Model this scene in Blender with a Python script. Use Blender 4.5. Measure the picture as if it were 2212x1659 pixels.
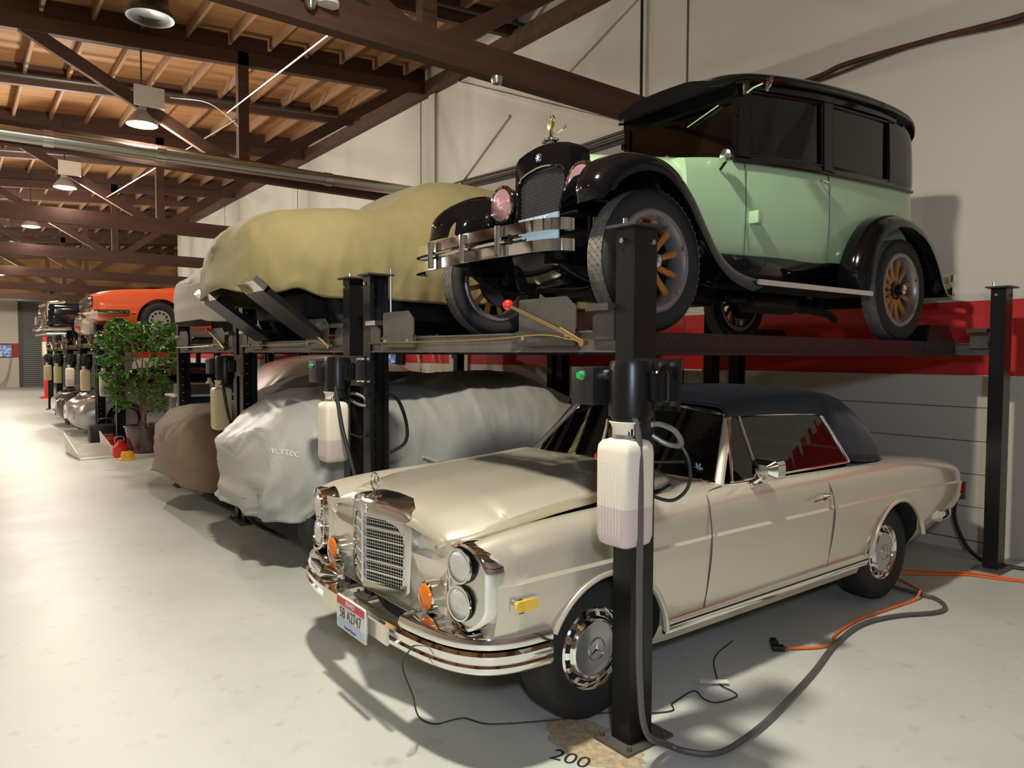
import bpy, bmesh, math, random
from mathutils import Vector, Matrix
for o in list(bpy.data.objects): bpy.data.objects.remove(o, do_unlink=True)
SC = bpy.context.scene
COL = SC.collection
R_ = math.radians
# ---------------------------------------------------------------- camera, world, exposure
CAM_H = 1.68
cam_d = bpy.data.cameras.new('camera'); cam = bpy.data.objects.new('camera', cam_d); COL.objects.link(cam)
cx_ = Vector((0.78955723, -0.61366151, 0.00435107)); cdn = Vector((-0.0210785, -0.03420491, -0.99919253)); cfw = Vector((0.61331483, 0.78882798, -0.0399418))
M_ = Matrix((cx_, -cdn, -cfw)).transposed().to_4x4(); M_.translation = Vector((0, 0, CAM_H))
cam.matrix_world = M_
cam_d.sensor_width = 36.0; cam_d.lens = 1556.67 / 2212 * 36; cam_d.clip_end = 200
SC.camera = cam
SC.view_settings.view_transform = 'Standard'; SC.view_settings.look = 'None'
SC.view_settings.gamma = 1.0; SC.view_settings.exposure = -0.95; SC.view_settings.use_curve_mapping = False
wd = bpy.data.worlds.new('world'); SC.world = wd; wd.use_nodes = True
bg = wd.node_tree.nodes['Background']; bg.inputs[0].default_value = (0.5, 0.55, 0.7, 1); bg.inputs[1].default_value = 0.10

def bulb_light(name, loc, power, radius, col, parent):
    l = bpy.data.lights.new(name, 'POINT'); l.shadow_soft_size = radius; l.energy = power; l.color = col
    o = bpy.data.objects.new(name, l); COL.objects.link(o); o.location = loc; o.parent = parent; return o
def area_light(name, loc, power, size, col, rot=(0, 0, 0), parent=None, spread=180):
    l = bpy.data.lights.new(name, 'AREA'); l.shape = 'DISK'; l.size = size; l.energy = power; l.color = col
    l.spread = R_(spread)
    o = bpy.data.objects.new(name, l); COL.objects.link(o); o.location = loc; o.rotation_euler = rot
    if parent: o.parent = parent
    return o
WARM = (1.0, 0.93, 0.79); COOL = (0.72, 0.82, 1.0)
# lamp positions: (x, y, z, watts, colour); the first hangs just above the picture, in front of the first lift
LAMPS = [(1.0, 2.36, 5.7, 620, WARM), (2.21, 11.45, 4.93, 360, WARM), (1.87, 17.05, 5.0, 330, WARM), (1.7, 22.5, 4.95, 290, WARM), (1.6, 28.0, 4.9, 290, WARM), (1.6, 36.5, 4.9, 290, WARM),
         (-4.5, 6.0, 5.0, 50, WARM), (-4.5, 14.5, 5.0, 260, WARM), (-4.5, 22.5, 5.0, 260, WARM), (-4.5, 30, 5.0, 260, WARM),
         (-0.45, -0.8, 2.7, 120, COOL)]  # last one: cool fill light added behind the camera in place of a flash

# ---------------------------------------------------------------- helpers
def pchip(xs, ys):
    n = len(xs); h = [xs[i+1]-xs[i] for i in range(n-1)]; d = [(ys[i+1]-ys[i])/h[i] for i in range(n-1)]
    m = [0.0]*n; m[0] = d[0]; m[-1] = d[-1]
    for i in range(1, n-1):
        if d[i-1]*d[i] <= 0: m[i] = 0
        else:
            w1 = 2*h[i]+h[i-1]; w2 = h[i]+2*h[i-1]; m[i] = (w1+w2)/(w1/d[i-1]+w2/d[i])
    def f(x):
        if x <= xs[0]: return ys[0]
        if x >= xs[-1]: return ys[-1]
        i = 0
        while x > xs[i+1]: i += 1
        t = (x-xs[i])/h[i]
        return ((2*t**3-3*t*t+1)*ys[i] + (t**3-2*t*t+t)*h[i]*m[i] + (-2*t**3+3*t*t)*ys[i+1] + (t**3-t*t)*h[i]*m[i+1])
    return f
def catmull(pts, n, closed=False):
    out = []; N = len(pts); P = [Vector(p) for p in pts]
    segs = N if closed else N-1
    for i in range(segs):
        if closed: a, b, c, d = P[(i-1) % N], P[i], P[(i+1) % N], P[(i+2) % N]
        else:
            b, c = P[i], P[i+1]
            a = P[i-1] if i > 0 else b*2-c
            d = P[i+2] if i+2 < N else c*2-b
        for k in range(n):
            t = k/n
            out.append(0.5*((2*b)+(c-a)*t+(2*a-5*b+4*c-d)*t*t+(3*b-a-3*c+d)*t**3))
    if not closed: out.append(P[-1].copy())
    return out
def rot_to(d):
    return Vector(d).normalized().to_track_quat('Z', 'Y').to_matrix()
def rrect(w, h, r, n=4):
    """rounded rectangle outline centred on 0,0"""
    o = []
    for cx, cy, a0 in ((w/2-r, h/2-r, 0), (-w/2+r, h/2-r, 90), (-w/2+r, -h/2+r, 180), (w/2-r, -h/2+r, 270)):
        for k in range(n+1):
            a = R_(a0+90*k/n); o.append((cx+r*math.cos(a), cy+r*math.sin(a)))
    return o
class MB:
    def __init__(s): s.v = []; s.f = []; s.m = []; s.cm = 0; s.T = None
    def add(s, vs, fs):
        b = len(s.v)
        if s.T is not None: vs = [s.T @ Vector(v) for v in vs]
        s.v += [tuple(v) for v in vs]; s.f += [tuple(i+b for i in f) for f in fs]; s.m += [s.cm]*len(fs); return s
    def box(s, x0, y0, z0, x1, y1, z1, bev=0.0):
        if bev > 0:
            bm = bmesh.new(); bmesh.ops.create_cube(bm, size=1)
            bmesh.ops.scale(bm, vec=(x1-x0, y1-y0, z1-z0), verts=bm.verts); bmesh.ops.translate(bm, vec=((x0+x1)/2, (y0+y1)/2, (z0+z1)/2), verts=bm.verts)
            bmesh.ops.bevel(bm, geom=bm.edges[:], offset=bev, segments=2, affect='EDGES', profile=0.6)
            bm.verts.index_update(); s.add([v.co.copy() for v in bm.verts], [[v.index for v in f.verts] for f in bm.faces]); bm.free(); return s
        v = [(x, y, z) for z in (z0, z1) for y in (y0, y1) for x in (x0, x1)]
        return s.add(v, [(0, 2, 3, 1), (4, 5, 7, 6), (0, 1, 5, 4), (2, 6, 7, 3), (0, 4, 6, 2), (1, 3, 7, 5)])
    def beam(s, p0, p1, w, h, up=(0, 0, 1)):
        p0, p1 = Vector(p0), Vector(p1); d = (p1-p0).normalized(); sd = d.cross(Vector(up)).normalized(); u = sd.cross(d)
        v = [p+sd*a*w/2+u*b*h/2 for p in (p0, p1) for a, b in ((-1, -1), (1, -1), (1, 1), (-1, 1))]
        return s.add(v, [(0, 1, 2, 3), (7, 6, 5, 4), (0, 4, 5, 1), (1, 5, 6, 2), (2, 6, 7, 3), (3, 7, 4, 0)])
    def tube(s, path, r, n=8, caps=True, closed=False, flat=None):
        P = [Vector(p) for p in path]; N = len(P); vs = []; prev = None
        for i, p in enumerate(P):
            if closed: t = P[(i+1) % N]-P[i-1]
            else: t = P[min(i+1, N-1)]-P[max(i-1, 0)]
            t.normalize()
            if prev is None:
                a = Vector((0, 0, 1)) if abs(t.z) < 0.9 else Vector((1, 0, 0))
                u = t.cross(a).normalized()
            else:
                u = prev-t*prev.dot(t)
                if u.length < 1e-6: u = t.orthogonal()
                u.normalize()
            prev = u; w = t.cross(u); rr = r[i] if isinstance(r, (list, tuple)) else r
            for k in range(n):
                a = 2*math.pi*k/n; vs.append(p+u*(rr*math.cos(a))+w*(rr*math.sin(a)*(flat or 1)))
        fs = []
        for i in range(N if closed else N-1):
            j = (i+1) % N
            for k in range(n): fs.append((i*n+k, i*n+(k+1) % n, j*n+(k+1) % n, j*n+k))
        if caps and not closed: fs += [tuple(reversed(range(n))), tuple((N-1)*n+k for k in range(n))]
        return s.add(vs, fs)
    def cyl(s, p0, p1, r0, r1=None, n=16):
        p0, p1 = Vector(p0), Vector(p1)
        return s.tube([p0, p1], [r0, r0 if r1 is None else r1], n)
    def lathe(s, prof, c, axis=(0, 0, 1), n=32, close=False, caps=True):
        """prof: (radius, height along axis)"""
        M = rot_to(axis); c = Vector(c); vs = []; N = len(prof)
        for r, h in prof:
            for k in range(n):
                a = 2*math.pi*k/n; vs.append(c+M @ Vector((r*math.cos(a), r*math.sin(a), h)))
        fs = []
        for i in range(N-1 if not close else N):
            j = (i+1) % N
            for k in range(n): fs.append((i*n+k, i*n+(k+1) % n, j*n+(k+1) % n, j*n+k))
        if not close and caps:
            if prof[0][0] > 1e-5: fs.append(tuple(reversed(range(n))))
            if prof[-1][0] > 1e-5: fs.append(tuple((N-1)*n+k for k in range(n)))
        return s.add(vs, fs)
    def sphere(s, c, r, n=12, sc=(1, 1, 1)):
        pr = [(max(r*math.sin(math.pi*i/n), 1e-6), -r*math.cos(math.pi*i/n)) for i in range(n+1)]
        vs = []; fs = []; m = 2*n
        for rr, hh in pr:
            for k in range(m):
                a = 2*math.pi*k/m; vs.append((c[0]+rr*math.cos(a)*sc[0], c[1]+rr*math.sin(a)*sc[1], c[2]+hh*sc[2]))
        for i in range(n):
            for k in range(m): fs.append((i*m+k, i*m+(k+1) % m, (i+1)*m+(k+1) % m, (i+1)*m+k))
        return s.add(vs, fs)
    def grid(s, rows, closed=False):
        n = len(rows[0]); vs = [p for r in rows for p in r]; fs = []
        for i in range(len(rows)-1):
            for k in range(n if closed else n-1): fs.append((i*n+k, i*n+(k+1) % n, (i+1)*n+(k+1) % n, (i+1)*n+k))
        return s.add(vs, fs)
    def loft(s, rings, caps=True):
        s.grid(rings, True)
        if caps:
            n = len(rings[0]); b = len(s.v)-n*len(rings)
            s.f += [tuple(b+k for k in reversed(range(n))), tuple(b+(len(rings)-1)*n+k for k in range(n))]; s.m += [s.cm]*2
        return s
    def prism(s, poly, a0, a1, axis='y'):
        """poly 2-D outline extruded along axis; y: (x,z), x: (y,z), z: (x,y)"""
        def P(p, a):
            return (p[0], a, p[1]) if axis == 'y' else ((a, p[0], p[1]) if axis == 'x' else (p[0], p[1], a))
        n = len(poly); vs = [P(p, a0) for p in poly]+[P(p, a1) for p in poly]
        fs = [tuple(range(n)), tuple(reversed(range(n, 2*n)))]+[(k, n+k, n+(k+1) % n, (k+1) % n) for k in range(n)]
        return s.add(vs, fs)
    def mirror_y(s):
        b = len(s.v); s.v += [(x, -y, z) for x, y, z in s.v]
        k = len(s.f); s.f += [tuple(reversed([i+b for i in f])) for f in s.f]; s.m += s.m[:k]; return s
    def build(s, name, mat, parent=None, ang=35, weld=False, recalc=True):
        me = bpy.data.meshes.new(name); me.from_pydata(s.v, [], s.f)
        mats = mat if isinstance(mat, (list, tuple)) else [mat]
        for m in mats: me.materials.append(m)
        if len(mats) > 1: me.polygons.foreach_set('material_index', s.m)
        bm = bmesh.new(); bm.from_mesh(me)
        if weld: bmesh.ops.remove_doubles(bm, verts=bm.verts, dist=1e-4)
        if recalc: bmesh.ops.recalc_face_normals(bm, faces=bm.faces)
        bm.to_mesh(me); bm.free()
        if ang is not None:
            me.shade_smooth(); me.set_sharp_from_angle(angle=R_(ang))
        o = bpy.data.objects.new(name, me); COL.objects.link(o)
        if parent: o.parent = parent
        return o
def thick(o, t, off=-1):
    m = o.modifiers.new('thickness', 'SOLIDIFY'); m.thickness = t; m.offset = off; return o
def boolean(o, cutters):
    """cuts the given temporary bodies out of o and removes them"""
    for c in cutters:
        m = o.modifiers.new('b', 'BOOLEAN'); m.operation = 'DIFFERENCE'; m.object = c; m.solver = 'EXACT'
    bpy.context.view_layer.update()
    me = bpy.data.meshes.new_from_object(o.evaluated_get(bpy.context.evaluated_depsgraph_get()))
    o.modifiers.clear(); old = o.data; nm = old.name; o.data = me; bpy.data.meshes.remove(old); me.name = nm
    for c in cutters: bpy.data.objects.remove(c, do_unlink=True)
    me.shade_smooth(); me.set_sharp_from_angle(angle=R_(35)); return o
def tag(o, label, cat, group=None, kind=None):
    if label: o['label'] = label
    if cat: o['category'] = cat
    if group: o['group'] = group
    if kind: o['kind'] = kind
    return o
def thing(name, label, cat, loc=(0, 0, 0), rz=0, group=None):
    o = bpy.data.objects.new(name, None); COL.objects.link(o); o.location = loc; o.rotation_euler = (0, 0, rz); o.empty_display_size = 0.1
    return tag(o, label, cat, group)
def struct(o): o['kind'] = 'structure'; return o
def copy_tree(o, parent=None):
    c = o.copy(); COL.objects.link(c)
    if parent: c.parent = parent
    for ch in list(o.children): copy_tree(ch, c)
    return c
def text_mesh(txt, size, name, mat, parent, M, ext=0.0006, xs=1.0):
    cu = bpy.data.curves.new(name, 'FONT'); cu.body = txt; cu.size = size; cu.extrude = ext; cu.align_x = 'CENTER'; cu.align_y = 'CENTER'
    t = bpy.data.objects.new(name, cu); COL.objects.link(t); bpy.context.view_layer.update()
    me = bpy.data.meshes.new_from_object(t.evaluated_get(bpy.context.evaluated_depsgraph_get()))
    bpy.data.objects.remove(t, do_unlink=True)
    me.transform(Matrix.Diagonal((xs, 1, 1, 1))); me.transform(M); me.materials.clear(); me.materials.append(mat)
    o = bpy.data.objects.new(name, me); COL.objects.link(o); o.parent = parent; return o
def frame(origin, xdir, ydir):
    x = Vector(xdir).normalized(); y = Vector(ydir).normalized(); z = x.cross(y); m = Matrix((x, y, z)).transposed().to_4x4(); m.translation = Vector(origin); return m

# ---------------------------------------------------------------- materials
def mat(name, col, rough=0.5, metal=0.0, coat=0.0, noise=None, bump=None, spec=0.5, emit=None, trans=0.0, alpha=1.0, sheen=0, sss=0):
    m = bpy.data.materials.new(name); m.use_nodes = True; nt = m.node_tree; b = nt.nodes['Principled BSDF']
    I = b.inputs; I['Base Color'].default_value = (*col, 1); I['Roughness'].default_value = rough; I['Metallic'].default_value = metal
    I['Coat Weight'].default_value = coat; I['Coat Roughness'].default_value = 0.04; I['Specular IOR Level'].default_value = spec
    I['Transmission Weight'].default_value = trans; I['Alpha'].default_value = alpha
    if sheen: I['Sheen Weight'].default_value = sheen
    if sss: I['Subsurface Weight'].default_value = sss; I['Subsurface Radius'].default_value = (0.05, 0.04, 0.03)
    if emit: I['Emission Color'].default_value = (*emit[:3], 1); I['Emission Strength'].default_value = emit[3]
    def coords(): return nt.nodes.new('ShaderNodeTexCoord').outputs['Object']
    if noise:  # (scale, second colour, amount, stretch)
        sc, c2, am = noise[:3]; mp = nt.nodes.new('ShaderNodeMapping'); nt.links.new(coords(), mp.inputs[0])
        if len(noise) > 3: mp.inputs['Scale'].default_value = noise[3]
        tx = nt.nodes.new('ShaderNodeTexNoise'); tx.inputs['Scale'].default_value = sc; tx.inputs['Detail'].default_value = 6; tx.inputs['Roughness'].default_value = 0.6
        nt.links.new(mp.outputs[0], tx.inputs['Vector'])
        rp = nt.nodes.new('ShaderNodeValToRGB'); rp.color_ramp.elements[0].position = 0.35; rp.color_ramp.elements[1].position = 0.68
        rp.color_ramp.elements[0].color = (*col, 1); k = [col[i]*(1-am)+c2[i]*am for i in range(3)]; rp.color_ramp.elements[1].color = (*k, 1)
        nt.links.new(tx.outputs['Fac'], rp.inputs[0]); nt.links.new(rp.outputs[0], I['Base Color'])
    if bump:  # (scale, strength, distance)
        tx = nt.nodes.new('ShaderNodeTexNoise'); tx.inputs['Scale'].default_value = bump[0]; tx.inputs['Detail'].default_value = 5
        nt.links.new(coords(), tx.inputs['Vector']); bp = nt.nodes.new('ShaderNodeBump'); bp.inputs['Strength'].default_value = bump[1]; bp.inputs['Distance'].default_value = bump[2] if len(bump) > 2 else 0.01
        nt.links.new(tx.outputs['Fac'], bp.inputs['Height']); nt.links.new(bp.outputs[0], I['Normal'])
    return m
def glass_mat(name, tint, mixf, rough=0.02):
    """thin tinted pane: glossy reflection over a tinted see-through"""
    m = bpy.data.materials.new(name); m.use_nodes = True; nt = m.node_tree; nt.nodes.clear()
    out = nt.nodes.new('ShaderNodeOutputMaterial'); mx = nt.nodes.new('ShaderNodeMixShader'); tr = nt.nodes.new('ShaderNodeBsdfTransparent'); gl = nt.nodes.new('ShaderNodeBsdfGlossy')
    fr = nt.nodes.new('ShaderNodeFresnel'); fr.inputs[0].default_value = 1.5; tr.inputs[0].default_value = (*tint, 1); gl.inputs['Roughness'].default_value = rough
    ad = nt.nodes.new('ShaderNodeMath'); ad.operation = 'MULTIPLY_ADD'; ad.inputs[1].default_value = 1.0; ad.inputs[2].default_value = mixf; nt.links.new(fr.outputs[0], ad.inputs[0])
    nt.links.new(ad.outputs[0], mx.inputs[0]); nt.links.new(tr.outputs[0], mx.inputs[1]); nt.links.new(gl.outputs[0], mx.inputs[2]); nt.links.new(mx.outputs[0], out.inputs[0]); return m
def zband_mat(name, base, bands, rough=0.6, noise_c=None):
    """wall paint with horizontal painted bands at world heights: bands = [(z0, z1, colour)]"""
    m = mat(name, base, rough); nt = m.node_tree; b = nt.nodes['Principled BSDF']
    ge = nt.nodes.new('ShaderNodeNewGeometry'); sx = nt.nodes.new('ShaderNodeSeparateXYZ'); nt.links.new(ge.outputs['Position'], sx.inputs[0])
    nz = nt.nodes.new('ShaderNodeTexNoise'); nz.inputs['Scale'].default_value = 0.9; nz.inputs['Detail'].default_value = 5; nt.links.new(ge.outputs['Position'], nz.inputs['Vector'])
    rp = nt.nodes.new('ShaderNodeValToRGB'); rp.color_ramp.elements[0].color = (*[c*0.93 for c in base], 1); rp.color_ramp.elements[1].color = (*[min(c*1.05, 1) for c in base], 1)
    nt.links.new(nz.outputs['Fac'], rp.inputs[0]); cur = rp.outputs[0]
    for z0, z1, c in bands:
        g = nt.nodes.new('ShaderNodeMath'); g.operation = 'GREATER_THAN'; g.inputs[1].default_value = z0; nt.links.new(sx.outputs['Z'], g.inputs[0])
        l = nt.nodes.new('ShaderNodeMath'); l.operation = 'LESS_THAN'; l.inputs[1].default_value = z1; nt.links.new(sx.outputs['Z'], l.inputs[0])
        mu = nt.nodes.new('ShaderNodeMath'); mu.operation = 'MULTIPLY'; nt.links.new(g.outputs[0], mu.inputs[0]); nt.links.new(l.outputs[0], mu.inputs[1])
        mx = nt.nodes.new('ShaderNodeMix'); mx.data_type = 'RGBA'; nt.links.new(mu.outputs[0], mx.inputs[0]); nt.links.new(cur, mx.inputs[6]); mx.inputs[7].default_value = (*c, 1); cur = mx.outputs[2]
    nt.links.new(cur, b.inputs['Base Color']); return m
RED = (0.50, 0.014, 0.011)
Mt = {}
Mt['wall'] = zband_mat('painted wall', (0.60, 0.565, 0.50), [(1.525, 2.165, RED)])
Mt['wall_plain'] = mat('plain wall paint', (0.60, 0.56, 0.49), 0.7)
Mt['steel_black'] = mat('black enamel', (0.008, 0.008, 0.008), 0.32, spec=0.35)
Mt['steel_dark'] = mat('dark painted steel', (0.035, 0.033, 0.031), 0.42, noise=(6, (0.07, 0.06, 0.05), 0.6))
Mt['steel_grey'] = mat('grey steel', (0.11, 0.10, 0.09), 0.45, noise=(8, (0.06, 0.05, 0.045), 0.7))
Mt['zinc'] = mat('zinc plated steel', (0.62, 0.60, 0.55), 0.3, 1.0)
Mt['brass'] = mat('yellow passivated steel', (0.55, 0.42, 0.17), 0.35, 1.0)
Mt['chrome'] = mat('chrome', (0.82, 0.82, 0.80), 0.06, 1.0)
Mt['chrome_soft'] = mat('satin chrome', (0.70, 0.70, 0.68), 0.22, 1.0)
Mt['rubber'] = mat('tyre rubber', (0.018, 0.017, 0.016), 0.75, bump=(60, 0.25, 0.004))
Mt['rubber_grey'] = mat('dusty tyre tread', (0.22, 0.20, 0.165), 0.85, noise=(14, (0.10, 0.09, 0.08), 0.8))
Mt['black_gloss'] = mat('black lacquer', (0.004, 0.004, 0.005), 0.10, spec=0.32, coat=0.25)
Mt['black_matt'] = mat('matt black', (0.008, 0.008, 0.009), 0.8)
Mt['black_plastic'] = mat('black plastic', (0.012, 0.012, 0.013), 0.4)
Mt['red'] = mat('red plastic', (0.75, 0.03, 0.02), 0.25, coat=0.3)
Mt['white_plastic'] = mat('white plastic', (0.78, 0.75, 0.66), 0.4)
Mt['champagne'] = mat('champagne silver paint', (0.76, 0.71, 0.575), 0.27, 0.48, coat=0.8)
Mt['silver'] = mat('silver paint', (0.42, 0.41, 0.41), 0.32, 0.7, coat=0.7)
Mt['interior'] = mat('dark cabin trim', (0.02, 0.018, 0.016), 0.7)
Mt['glass_dark'] = glass_mat('car window glass', (0.18, 0.20, 0.19), 0.03)
Mt['glass_clear'] = glass_mat('clear glass', (0.93, 0.94, 0.93), 0.04)
Mt['amber'] = mat('amber lens', (0.75, 0.17, 0.005), 0.12, coat=1.0)
Mt['yellow'] = mat('yellow reflector', (1.0, 0.62, 0.05), 0.2, coat=1.0)
Mt['navy_cloth'] = mat('dark navy canvas', (0.010, 0.012, 0.022), 0.85, bump=(220, 0.15, 0.002), sheen=0.1)
Mt['cord_orange'] = mat('orange cord', (0.85, 0.16, 0.03), 0.4)
Mt['cord_black'] = mat('black cord', (0.02, 0.02, 0.02), 0.45)
Mt['cord_grey'] = mat('grey cable', (0.10, 0.09, 0.085), 0.45)
Mt['white'] = mat('white paint', (0.8, 0.78, 0.72), 0.45)
Mt['green'] = mat('green button', (0.02, 0.45, 0.10), 0.3)
# ---------------------------------------------------------------- the hall
WX = 6.97; Y0 = -8.0; YW = 30.0; YF = 43.0; X0 = -11.0; X1 = 14.0
def roof(x): return 5.98+0.083*x          # underside of the purlins
def floor_mat():
    m = mat('sealed painted floor', (0.60, 0.605, 0.535), 0.4); nt = m.node_tree; b = nt.nodes['Principled BSDF']
    g = nt.nodes.new('ShaderNodeNewGeometry'); n1 = nt.nodes.new('ShaderNodeTexNoise'); n1.inputs['Scale'].default_value = 0.7; n1.inputs['Detail'].default_value = 8; n1.inputs['Roughness'].default_value = 0.65
    n2 = nt.nodes.new('ShaderNodeTexNoise'); n2.inputs['Scale'].default_value = 9; n2.inputs['Detail'].default_value = 6
    nt.links.new(g.outputs['Position'], n1.inputs['Vector']); nt.links.new(g.outputs['Position'], n2.inputs['Vector'])
    r1 = nt.nodes.new('ShaderNodeValToRGB'); e = r1.color_ramp.elements; e[0].position = 0.3; e[0].color = (0.50, 0.52, 0.475, 1); e[1].position = 0.62; e[1].color = (0.59, 0.605, 0.555, 1)
    r2 = nt.nodes.new('ShaderNodeValToRGB'); e = r2.color_ramp.elements; e[0].position = 0.27; e[0].color = (0.72, 0.70, 0.64, 1); e[1].position = 0.40; e[1].color = (1, 1, 1, 1)
    mx = nt.nodes.new('ShaderNodeMix'); mx.data_type = 'RGBA'; mx.blend_type = 'MULTIPLY'; mx.inputs[0].default_value = 0.55
    nt.links.new(n1.outputs['Fac'], r1.inputs[0]); nt.links.new(n2.outputs['Fac'], r2.inputs[0]); nt.links.new(r1.outputs[0], mx.inputs[6]); nt.links.new(r2.outputs[0], mx.inputs[7]); nt.links.new(mx.outputs[2], b.inputs['Base Color'])
    rr = nt.nodes.new('ShaderNodeMapRange'); rr.inputs['To Min'].default_value = 0.34; rr.inputs['To Max'].default_value = 0.55; nt.links.new(n1.outputs['Fac'], rr.inputs[0]); nt.links.new(rr.outputs[0], b.inputs['Roughness'])
    bp = nt.nodes.new('ShaderNodeBump'); bp.inputs['Strength'].default_value = 0.04; nt.links.new(n2.outputs['Fac'], bp.inputs['Height']); nt.links.new(bp.outputs[0], b.inputs['Normal'])
    return m
Mt['floor'] = floor_mat()
Mt['wood'] = mat('roof boards', (0.45, 0.24, 0.095), 0.75, noise=(1.6, (0.26, 0.12, 0.045), 0.9, (0.5, 9, 2)))
Mt['joist'] = mat('roof joist wood', (0.33, 0.19, 0.10), 0.75, noise=(2, (0.22, 0.11, 0.05), 0.8, (3, 0.4, 3)))
Mt['timber'] = mat('dark stained timber', (0.085, 0.035, 0.019), 0.7, noise=(2.2, (0.045, 0.017, 0.010), 0.8, (0.4, 4, 4)))
Mt['galv'] = mat('galvanised duct', (0.55, 0.56, 0.50), 0.28, 0.9)
Mt['lamp_on'] = mat('lamp glow', (1, 1, 1), 0.5, emit=(1.0, 0.93, 0.78, 22))
Mt['shade'] = mat('lamp housing', (0.45, 0.43, 0.38), 0.4, 0.3)
Mt['rolldoor'] = mat('grey roller door', (0.20, 0.205, 0.20), 0.6, 0.2)
struct(MB().box(X0, Y0, -0.2, X1, YF, 0).build('floor', Mt['floor'], ang=None))
struct(MB().box(WX, Y0, 0, WX+0.25, YW, 7.2).build('wall_right', Mt['wall'], ang=None))
struct(MB().box(X1, YW, 0, X1+0.2, YF, 7.4).build('wall_side', Mt['wall'], ang=None))
struct(MB().box(WX+0.25, YW-0.2, 0, X1, YW, 7.4).build('wall_return', Mt['wall'], ang=None))
struct(MB().box(X0-0.2, Y0, 0, X0, YF, 7.2).build('wall_left', Mt['wall'], ang=None))
struct(MB().box(X0, Y0-0.2, 0, X1, Y0, 7.2).build('wall_back', Mt['wall'], ang=None))
fw = struct(MB().box(X0, YF, 0, X1, YF+0.2, 4.42).build('wall_far', zband_mat('far wall paint', (0.60, 0.565, 0.48), [(1.45, 2.15, RED)]), ang=None))
struct(MB().box(X0, YF-0.02, 4.42, X1, YF+0.2, 7.4).build('gable_boards', Mt['wood'], fw, ang=None))
# roof: boards, purlins across the hall, joists between them
ce = MB(); n = 2
ce.add([(X0, Y0, roof(X0)+0.34), (X1, Y0, roof(X1)+0.34), (X1, YF, roof(X1)+0.34), (X0, YF, roof(X0)+0.34), (X0, Y0, roof(X0)+0.5), (X1, Y0, roof(X1)+0.5), (X1, YF, roof(X1)+0.5), (X0, YF, roof(X0)+0.5)],
       [(0, 1, 2, 3), (7, 6, 5, 4), (0, 4, 5, 1), (1, 5, 6, 2), (2, 6, 7, 3), (3, 7, 4, 0)])
ceil_o = struct(ce.build('ceiling', Mt['wood'], ang=None))
PUR = [0.65+2.75*k for k in range(-3, 16)]
for y in PUR:
    if y > YF-0.3: continue
    xe = WX if y < YW else X1
    MB().beam((X0, y, roof(X0)+0.17), (xe, y, roof(xe)+0.17), 0.10, 0.34, up=(0, 0, 1)).build('purlin', Mt['timber'], ceil_o, ang=None)
jn = 0; rest = MB()
for bi in range(3, len(PUR)-1):
    ya, yb = PUR[bi]+0.05, PUR[bi+1]-0.05
    for k in range(-6, 20):
        x = 1.04+0.61*k
        if x > WX-0.1 and yb < YW: continue
        if x > X1-0.3 or x < -1.5+0.0*bi: continue
        z = roof(x)+0.17
        if 3 <= bi <= 10 and x > 0.3 and x < WX and jn < 100:
            MB().box(x-0.022, ya, z, x+0.022, yb, z+0.17).build('joist', Mt['joist'], ceil_o, ang=None); jn += 1
        else: rest.box(x-0.022, ya, z, x+0.022, yb, z+0.17)
ro = rest.build('joists_beyond', Mt['joist'], ceil_o, ang=None); ro['kind'] = 'stuff'
MB().box(WX-0.14, Y0, 6.36, WX-0.002, YW, 6.6).build('wall_ledger', Mt['timber'], ceil_o, ang=None)
# trusses
for ti, (y, zb) in enumerate([(0.5, 4.5), (6.0, 4.47), (11.45, 4.37), (17.05, 4.28), (22.5, 4.2), (28.0, 4.16), (34.0, 4.15), (40.0, 4.15)]):
    t = thing('roof_truss', None, None, (0, y, 0)); t['kind'] = 'structure'
    xe = WX-0.01 if y < YW else X1
    MB().box(X0, -0.07, zb, xe, 0.07, zb+0.30).build('bottom_chord', Mt['timber'], t, ang=None)
    zt = lambda x: roof(x)+0.02
    MB().beam((X0, 0, roof(X0)-0.08), (xe, 0, roof(xe)-0.08), 0.12, 0.2).build('top_chord', Mt['timber'], t, ang=None)
    for xv in (3.62, -2.7, -9.0):
        MB().box(xv-0.08, -0.06, zb+0.2, xv+0.08, 0.06, zt(xv)).build('web_post', Mt['timber'], t, ang=None)
        MB().beam((xv-0.16, 0.0, zb+0.2), (xv-2.95, 0.0, zt(xv-2.95)-0.05), 0.09, 0.17).build('web_brace', Mt['timber'], t, ang=None)
        MB().beam((xv+0.16, 0.0, zb+0.2), (xv+2.95, 0.0, zt(xv+2.95)-0.05), 0.09, 0.17).build('web_brace', Mt['timber'], t, ang=None)
# duct pipe along the second truss
d = MB(); d.cyl((X0, 11.22, 4.28), (WX-0.02, 11.22, 4.56), 0.095, n=20)
du = d.build('heating_pipe', Mt['galv']); tag(du, 'long shiny galvanised pipe running across the hall under the roof truss', 'pipe')
for x in (-1.0, 1.05, 2.4, 4.9): MB().lathe([(0.108, -0.06), (0.108, 0.06)], (x, 11.22, 4.28+(x-X0)*0.28/(WX-X0)), (1, 0, 0.0156), 20).build('pipe_collar', Mt['chrome_soft'], du)
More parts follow.
